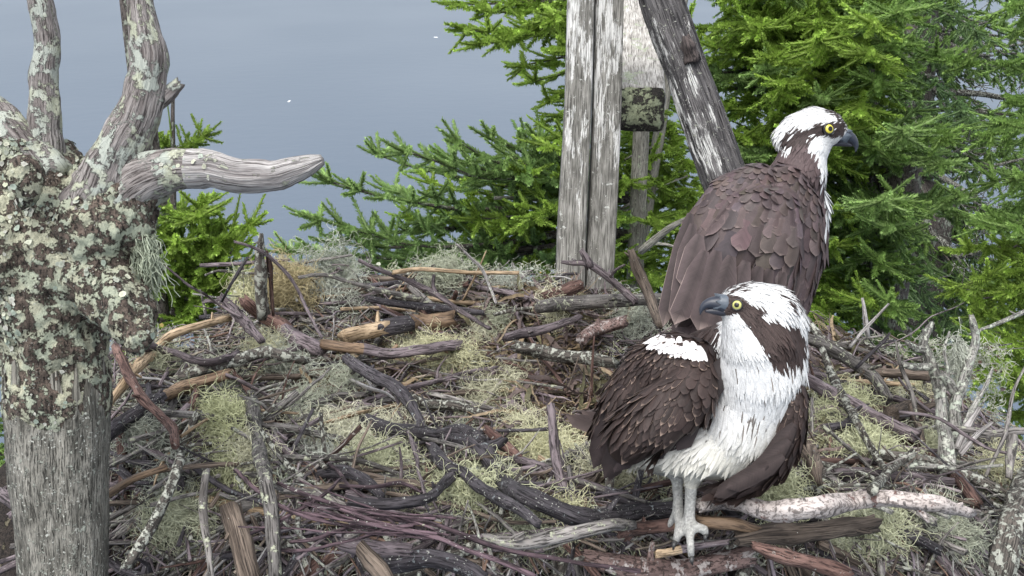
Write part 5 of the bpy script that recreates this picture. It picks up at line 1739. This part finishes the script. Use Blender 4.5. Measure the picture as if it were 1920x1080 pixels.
        for (x0, y0, d0, x1, y1, d1, w) in quills:
            a, b = P(x0, y0, d0), P(x1, y1, d1)
            m = MB()
            L = np.linalg.norm(b - a)
            nn = nrm(-CF * .9 + CU * .35 - CR * .2)
            tt = nrm(b - a)
            nn = nrm(nn - tt * (nn @ tt))
            cc = np.array([qcol]) * g.uniform(.8, 1.2)
            feathers(m, a[None], tt[None], nn[None], np.array([L]), np.array([w * d0 / FPX]), cc, cc * 1.35, np.array([.02]), g, fine=True, point=.22, shaft=1.5)
            m.build("flight_feather", M['feather'], wg)
        return wg
    d = D
    wb = chain_px([(1310, 668, d - .02, 34), (1270, 672, d - .02, 50), (1232, 690, d, 56), (1200, 740, d + .01, 62), (1172, 790, d + .03, 52), (1148, 835, d + .045, 36)], .75)
    wb += chain_px([(1305, 700, d - .035, 38), (1290, 740, d - .045, 54), (1250, 768, d - .045, 56), (1208, 798, d - .03, 54), (1178, 832, d - .0, 42)], .75)
    wb += chain_px([(1306, 730, d - .05, 28), (1278, 762, d - .05, 28), (1238, 796, d - .045, 28), (1208, 822, d - .03, 24)], .7)
    wf = flow_of([(1290, 650, d - .03, -.45, .6), (1320, 700, d - .05, -.3, .95), (1200, 690, d, -.35, .94), (1140, 780, d + .02, -.25, .97), (1240, 740, d - .06, -.42, .9), (1310, 760, d - .06, -.55, .85), (1260, 820, d - .06, -.62, .78), (1180, 840, d, -.45, .9)])

    def wsize(p):
        x, y, _ = pix(p)
        q = ((x - 1300) * -.5 + (y - 640) * .86) / 230
        L = .016 + .022 * np.clip(q, 0, 1)
        L = np.where(q > .86, 0, L)
        return L, L * np.where(x > 1285, .24, .13)

    patch = [(1218, 622), (1240, 611), (1268, 628), (1300, 640), (1322, 645), (1322, 664), (1290, 658), (1262, 648), (1224, 644)]

    def wcol(p):
        x, y, _ = pix(p)
        c = np.tile(BR, (len(p), 1)) * g.uniform(.65, 1.35, (len(p), 1))
        e = c * 1.5
        pale = g.random(len(p)) < np.where((y < 800), .38, .12)
        e[pale] = BRE * g.uniform(.6, 1.25, (pale.sum(), 1))
        return c, e
    quills = []
    for i, (x, y) in enumerate([(1106, 872), (1120, 886), (1137, 898), (1156, 888), (1176, 876), (1194, 868), (1216, 868), (1228, 862), (1242, 854), (1256, 836), (1276, 806), (1300, 774)]):
        k = i / 11
        quills.append((x + 62 + 12 * k, y - 150 + 40 * k, d - .012 - .03 * k, x, y, d + .03 - .075 * k, 23))
    wing(wb, wf, wsize, wcol, quills, (.026, .019, .019))
    # ruffled white feathers bared on the shoulder
    mb = MB()
    xs = g.uniform(1222, 1318, 240)
    ys = 625 + (xs - 1222) * .30 + g.uniform(-7, 7, 240) * (1.25 - (xs - 1222) / 140)
    c3 = P(0, 0, 1) * 0
    pts = np.array([P(x, y, d - .075 + abs(x - 1270) * .0001) for x, y in zip(xs, ys)])
    K = Skin(wb, .006, 4, g)
    ii = [int(np.argmin((K.px - x) ** 2 + (K.py - y) ** 2 + ((K.d - (d - .2)) * 250) ** 2)) for x, y in zip(xs, ys)]
    pts, nn = K.v[ii] + K.n[ii] * .003, nrm(K.n[ii])
    t = nrm(wf(pts, nn) + CR * .5 + g.normal(0, .15, pts.shape))
    cw = np.tile(np.array((.84, .81, .80)), (240, 1))
    feathers(mb, pts, t, nn, g.uniform(.010, .016, 240), np.full(240, .0030), cw, cw, g.uniform(.0, .06, 240), g, point=.6)
    mb.build("shoulder_down", M['feather'], body)
    # far wing seen past the belly
    wb2 = chain_px([(1492, 716, d - .055, 18), (1494, 752, d - .055, 24), (1487, 798, d - .05, 28), (1468, 842, d - .042, 31), (1438, 878, d - .03, 29), (1400, 905, d - .02, 24), (1358, 918, d - .01, 14)], .6)
    wf2 = flow_of([(1500, 740, d, .0, 1), (1490, 800, d, -.4, .9), (1440, 870, d, -.75, .6), (1370, 915, d, -.9, .4)])

    def wsize2(p):
        x, y, _ = pix(p)
        L = .014 + .014 * np.clip((y - 740) / 120, 0, 1)
        return L, L * .22
    q2 = [(1490, 795, d - .07, 1412, 900, d - .05, 17), (1480, 825, d - .072, 1390, 914, d - .05, 17), (1470, 855, d - .072, 1366, 923, d - .045, 17), (1485, 830, d - .07, 1400, 905, d - .04, 16), (1440, 870, d - .065, 1338, 928, d - .03, 15), (1490, 800, d - .07, 1440, 885, d - .045, 14)]
    wing(wb2, wf2, wsize2, wcol, q2, (.030, .022, .021))
    # tail, mostly behind the wings
    mb = MB()
    a = np.array([P(1215 + 6 * i, 832 + 3 * i, d + .10) for i in range(6)])
    b = np.array([P(1130 + 14 * i, 905 + 4 * i, d + .17) for i in range(6)])
    tt = nrm(b - a)
    nn = nrm(np.tile(CU * .7 - CF * .5, (6, 1)))
    cc = np.tile(BR, (6, 1))
    feathers(mb, a, tt, nn, np.linalg.norm(b - a, axis=1), np.full(6, .012), cc, cc * 1.6, np.full(6, .02), g, fine=True, point=.2)
    mb.build("tail", M['feather'], root)
    # face
    ed = S.front(1382, 572)
    eyeball(root, 1382, 572, ed - .001, 8.6, -CF * .9 - CR * .35 + CU * .05, (.56, .56, .19))
    far = S.v[np.argmin((S.px - 1388) ** 2 + (S.py - 570) ** 2 - (S.d * 400) ** 2)]
    q = pix(far)
    eyeball(root, q[0], q[1], q[2] + .001, 9.5, CF * .9 - CR * .35, (.56, .56, .19))
    bd = D - .066
    slate = (.030, .035, .050)
    horn(root, "beak", [(1372, 573, bd + .002, 17.5), (1356, 571, bd, 17), (1343, 569, bd, 14.5), (1331, 569, bd, 11), (1321, 573, bd, 7.5), (1315, 581, bd, 4.2), (1313, 590, bd, .8)], slate)
    horn(root, 'cere', [(1374, 571, bd + .002, 17.6), (1360, 569, bd - .0005, 17.6), (1348, 567, bd - .0008, 15.6)], (.10, .12, .145))
    horn(root, "lower_bill", [(1368, 583, bd, 12), (1350, 583, bd, 9.5), (1334, 583, bd, 6), (1323, 583, bd, 2.5)], (.036, .038, .05))
    for x0, y0, d0, x1, y1, d1 in ((1297, 1044, D - .014, 1299, 1060, D - .006), (1324, 1002, D - .005, 1322, 1016, D + .002), (1266, 1016, D + .004, 1262, 1032, D + .012)):
        horn(root, "talon", [(x0, y0, d0, 5), ((x0 + x1) / 2 - 1, (y0 + y1) / 2, d0 - .004, 3.6), (x1, y1, d1, .8)], (.05, .05, .05), 10)


def build_rear():
    g = np.random.default_rng(99)
    d = 1.27
    root = empty("osprey", P(1420, 820, 1.31), "rear osprey with its brown back to us and head turned right in profile", "osprey", "pair of ospreys on the nest")
    tors = chain_px([(1498, 325, d - .01, 50), (1480, 365, d, 62), (1450, 400, d + .01, 84), (1415, 460, d + .01, 106), (1385, 520, d + .01, 100), (1350, 580, d, 82), (1318, 640, d - .01, 60), (1292, 690, d - .01, 36)], .85)
    tors += chain_px([(1490, 390, d + .02, 62), (1475, 460, d + .03, 75), (1448, 540, d + .03, 76), (1420, 620, d + .03, 66), (1410, 690, d + .03, 46)], .9)
    head = chain_px([(1567, 247, d - .02, 22), (1550, 241, d - .02, 33), (1526, 239, d - .015, 38), (1500, 246, d - .012, 35), (1480, 256, d - .01, 28)])
    head += chain_px([(1535, 255, d - .018, 30), (1505, 290, d - .012, 43), (1498, 325, d - .01, 50)])
    legs = []
    for dx, dz in ((-20, 0), (30, .02)):
        legs += chain_px([(1400 + dx, 690, d + .03 + dz, 30), (1405 + dx, 740, d + .03 + dz, 16), (1410 + dx, 790, d + .03 + dz, 10), (1412 + dx, 822, d + .03 + dz, 11)])
        for tx in (-22, 0, 22):
            legs += chain_px([(1412 + dx, 822, d + .03 + dz, 10), (1412 + dx + tx, 832, d + .02 + dz, 8), (1412 + dx + tx * 1.4, 846, d + .02 + dz, 6)])
    S = Skin(tors + head + legs, .003, 7, g)
    mask = [(1586, 242), (1578, 232), (1563, 227), (1542, 231), (1524, 238), (1506, 246), (1488, 241), (1470, 250), (1464, 266), (1468, 282), (1494, 276), (1516, 272), (1526, 260), (1544, 256), (1563, 258), (1582, 257)]
    fore = [(1546, 202), (1563, 203), (1584, 222), (1586, 241), (1572, 234), (1568, 221), (1550, 214)]
    throat = [(1582, 256), (1544, 255), (1524, 261), (1516, 272), (1522, 291), (1533, 303), (1539, 345), (1546, 400), (1545, 430), (1560, 450), (1580, 300)]
    cres = [(1456, 272), (1464, 291), (1476, 294), (1493, 278), (1489, 275), (1474, 286), (1462, 270)]
    BR, BE = np.array((.108, .081, .081)), np.array((.28, .22, .20))
    NK = np.array((.098, .070, .070))

    def colour(p, n, j=1.4):
        x, y, dd = pix(p)
        xj, yj = jit(x, j, g), jit(y, j, g)
        N = len(p)
        c = np.tile(NK, (N, 1)) * g.uniform(.8, 1.25, (N, 1))
        white = (yj < 283 - .0 * xj) & (xj < 1600) & (yj < 285)
        white &= ~((xj < 1510) & (yj > 268) & (xj > 1475))
        white |= inpoly(xj, yj, throat) | (inpoly(xj, yj, cres) & (g.random(N) < .8))
        white &= ~(inpoly(xj, yj, mask) & (g.random(N) < .96))
        white &= ~(inpoly(xj, yj, fore) & (g.random(N) < .8))
        # the breast on the far side is white
        white |= ((n @ nrm(CR * .6 + CF * .8)) > .72) & (y > 300) & (y < 900) & (x > 1440)
        c[white] = WHITE * g.uniform(.93, 1.02, (white.sum(), 1))
        dk = inpoly(xj, yj, mask) | inpoly(xj, yj, fore)
        dk &= ~white
        c[dk] = np.array((.045, .032, .030)) * g.uniform(.8, 1.4, (dk.sum(), 1))
        leg = p[:, 2] < P(0, 745, d)[2]
        c[leg] = np.array((.50, .50, .475))
        return c
    mb = MB()
    mb.add(S.v, [S.fq, S.ft] if len(S.ft) else S.fq, colour(S.v, S.n, 1.0))
    body = mb.build("body", M['skin'], root)
    flow = flow_of([(1575, 240, d, -1, -.1), (1540, 205, d, -1, .1), (1500, 220, d, -.9, .4), (1460, 250, d, -.6, .8), (1530, 250, d, -.95, .25), (1555, 265, d, -.7, .8), (1540, 310, d, -.1, 1), (1500, 290, d - .05, -.35, .9), (1460, 330, d - .06, -.5, .85),
                    (1400, 350, d - .06, -.5, .85), (1350, 400, d - .07, -.35, .93), (1300, 480, d - .06, -.28, .95), (1420, 450, d - .1, -.3, .95), (1500, 420, d - .06, -.15, 1), (1520, 480, d - .04, -.3, .95), (1450, 540, d - .08, -.35, .93), (1350, 560, d - .1, -.4, .92), (1270, 580, d - .05, -.25, .97)])

    def size_head(p):
        x, y, _ = pix(p)
        L = np.where((y < 300) & (x > 1440), .0062 + .008 * np.clip((1540 - x) / 90, 0, 1), 0)
        L = np.where((y > 270) & (y < 300), .012, L)
        L = np.where((x - 1554) ** 2 + (y - 242) ** 2 < 11 ** 2, 0, L)
        L = np.where((x > 1574) & (np.abs(y - 258) < 14), 0, L)
        return L, L * .11

    def size_neck(p):
        x, y, _ = pix(p)
        L = np.where((y >= 292), .014 + .012 * np.clip((y - 320) / 60, 0, 1), 0)
        L = np.where(y > 740, 0, L)
        return L, L * .24
    mb = MB()
    for fn, sp, k in ((size_head, 1.6, 32000), (size_neck, 1.25, 36000)):
        p, n, L, W = S.darts(k, fn, sp)
        t = nrm(flow(p, n) + g.normal(0, .10, p.shape))
        c = colour(p + t * (L * .55)[:, None], n)
        feathers(mb, p, t, n, L * g.uniform(.85, 1.2, len(L)), W, c, c * 1.10, g.uniform(.01, .10, len(L)), g, point=.75)
    # scattered water beads on the neck
    mb.build("plumage", M['feather'], body)

    def wing(balls, space, quills, region, name="wing"):
        K = Skin(balls, .004, 8, g)
        mb = MB()
        mb.add(K.v, [K.fq, K.ft] if len(K.ft) else K.fq, BR * .8)
        wg = mb.build(name, M['feather'], root)
        mb = MB()
        # rows from the lowest up, so each lies over the next
        p, n, L, W = K.darts(16000, region, space)
        t = nrm(flow(p, n) + g.normal(0, .05, p.shape))
        x, y, _ = pix(p)
        tone = g.uniform(.62, 1.3, (len(p), 1)) * (1 + .12 * g.normal(0, 1, (len(p), 3)) * np.array([.4, .2, .5]))
        c = BR * tone
        e = c + (BE - c) * g.uniform(.1, .85, (len(p), 1))
        feathers(mb, p, t, n, L * g.uniform(.9, 1.12, len(L)), W, c, e, g.uniform(.006, .032, len(L)), g, fine=True, point=.42, shaft=.7, edgew=.955)
        mb.build("coverts", M['feather'], wg)
        for (x0, y0, d0, x1, y1, d1, w, tn) in quills:
            a, b = P(x0, y0, d0), P(x1, y1, d1)
            m = MB()
            tt = nrm(b - a)
            nn = nrm(-CF - CR * .25 + CU * .2)
            nn = nrm(nn - tt * (nn @ tt))
            cc = BR[None] * tn
            feathers(m, a[None], tt[None], nn[None], np.array([np.linalg.norm(b - a)]), np.array([w * d0 / FPX]), cc * g.uniform(.8, 1.25), BE[None] * g.uniform(1.0, 1.6), np.array([.03]), g, fine=True, point=.2, shaft=.5, edgew=.93)
            m.build("flight_feather", M['feather'], wg)

    def reg_l(p):
        x, y, _ = pix(p)
        q = np.clip((y - 345) / 130, 0, 1)
        L = .015 + .045 * q
        W = L * (.30 + .02 * q)
        L = np.where(y > 505, .0, L)
        return L, W

    def reg_r(p):
        x, y, _ = pix(p)
        q = np.clip((y - 360) / 130, 0, 1)
        L = .015 + .026 * q
        nar = np.clip((x - 1440) / 50, 0, 1) * np.clip((y - 440) / 40, 0, 1)
        return L, L * (.34 - .18 * nar)
    wl_ = chain_px([(1420, 350, d - .035, 46), (1375, 375, d - .035, 52), (1345, 420, d - .035, 56), (1325, 470, d - .04, 54), (1300, 530, d - .04, 44), (1278, 585, d - .04, 30)], .7)
    wl_ += chain_px([(1420, 400, d - .06, 52), (1385, 455, d - .07, 58), (1350, 505, d - .07, 54), (1325, 550, d - .06, 40)], .6)
    ql = [(1295, 400, d - .075, 1241, 612, d - .07, 17, .8), (1300, 420, d - .082, 1256, 612, d - .075, 18, .95), (1312, 440, d - .088, 1280, 540, d - .088, 20, 1.1), (1322, 470, d - .10, 1276, 612, d - .09, 21, 1.0), (1345, 470, d - .105, 1300, 620, d - .095, 22, .9),
          (1372, 480, d - .11, 1322, 625, d - .10, 22, 1.0), (1400, 490, d - .11, 1348, 632, d - .10, 21, .85)]
    wing(wl_, 1.3, ql, reg_l)
    wr_ = chain_px([(1470, 350, d - .035, 44), (1490, 390, d - .03, 48), (1500, 440, d - .025, 46), (1498, 495, d - .02, 40), (1478, 545, d - .02, 38), (1450, 600, d - .02, 34)], .7)
    wr_ += chain_px([(1455, 400, d - .06, 50), (1450, 460, d - .07, 56), (1440, 520, d - .065, 54), (1420, 575, d - .06, 44)], .6)
    qr = [(1500, 500, d - .06, 1440, 640, d - .05, 15, .9), (1470, 510, d - .09, 1412, 640, d - .07, 18, .95), (1445, 505, d - .10, 1385, 640, d - .08, 19, .85), (1425, 500, d - .105, 1365, 640, d - .09, 20, .9)]
    wing(wr_, 1.25, qr, reg_r)
    mb = MB()
    a = np.array([P(1330 + 9 * i, 600, d + .0) for i in range(6)])
    b = np.array([P(1262 + 16 * i, 725 + 3 * i, d + .01) for i in range(6)])
    nn = np.tile(-CF, (6, 1))
    cc = np.tile(BR * .8, (6, 1))
    feathers(mb, a, nrm(b - a), nn, np.linalg.norm(b - a, axis=1), np.full(6, .014), cc, cc * 1.6, np.full(6, .02), g, fine=True, point=.2)
    mb.build("tail", M['feather'], root)
    # pale fringe where the breast feathers show past the wing
    ed = S.front(1554, 242)
    eyeball(root, 1554, 242, ed - .001, 8.6, -CF * .95 + CR * .25, (.68, .60, .08))
    q = pix(S.v[np.argmin((S.px - 1556) ** 2 + (S.py - 241) ** 2 - (S.d * 400) ** 2)])
    eyeball(root, q[0], q[1], q[2] + .001, 8.6, CF * .95 + CR * .25, (.68, .60, .08))
    bd = d - .02
    slate = (.026, .031, .046)
    horn(root, "beak", [(1566, 255, bd, 16.5), (1577, 255, bd, 15.5), (1588, 257, bd, 13.5), (1598, 262, bd, 9.5), (1604, 270, bd, 5.8), (1605.5, 278, bd, 3), (1604, 285, bd, .8)], slate)
    horn(root, "lower_bill", [(1562, 265, bd, 9), (1576, 267, bd, 7.5), (1588, 270, bd, 5), (1597, 273, bd, 2)], (.036, .038, .05))
    horn(root, 'cere', [(1564, 254, bd, 16.4), (1574, 254, bd - .0005, 15.9), (1582, 255, bd - .0006, 14.6)], (.09, .11, .135))


build_front()
build_rear()
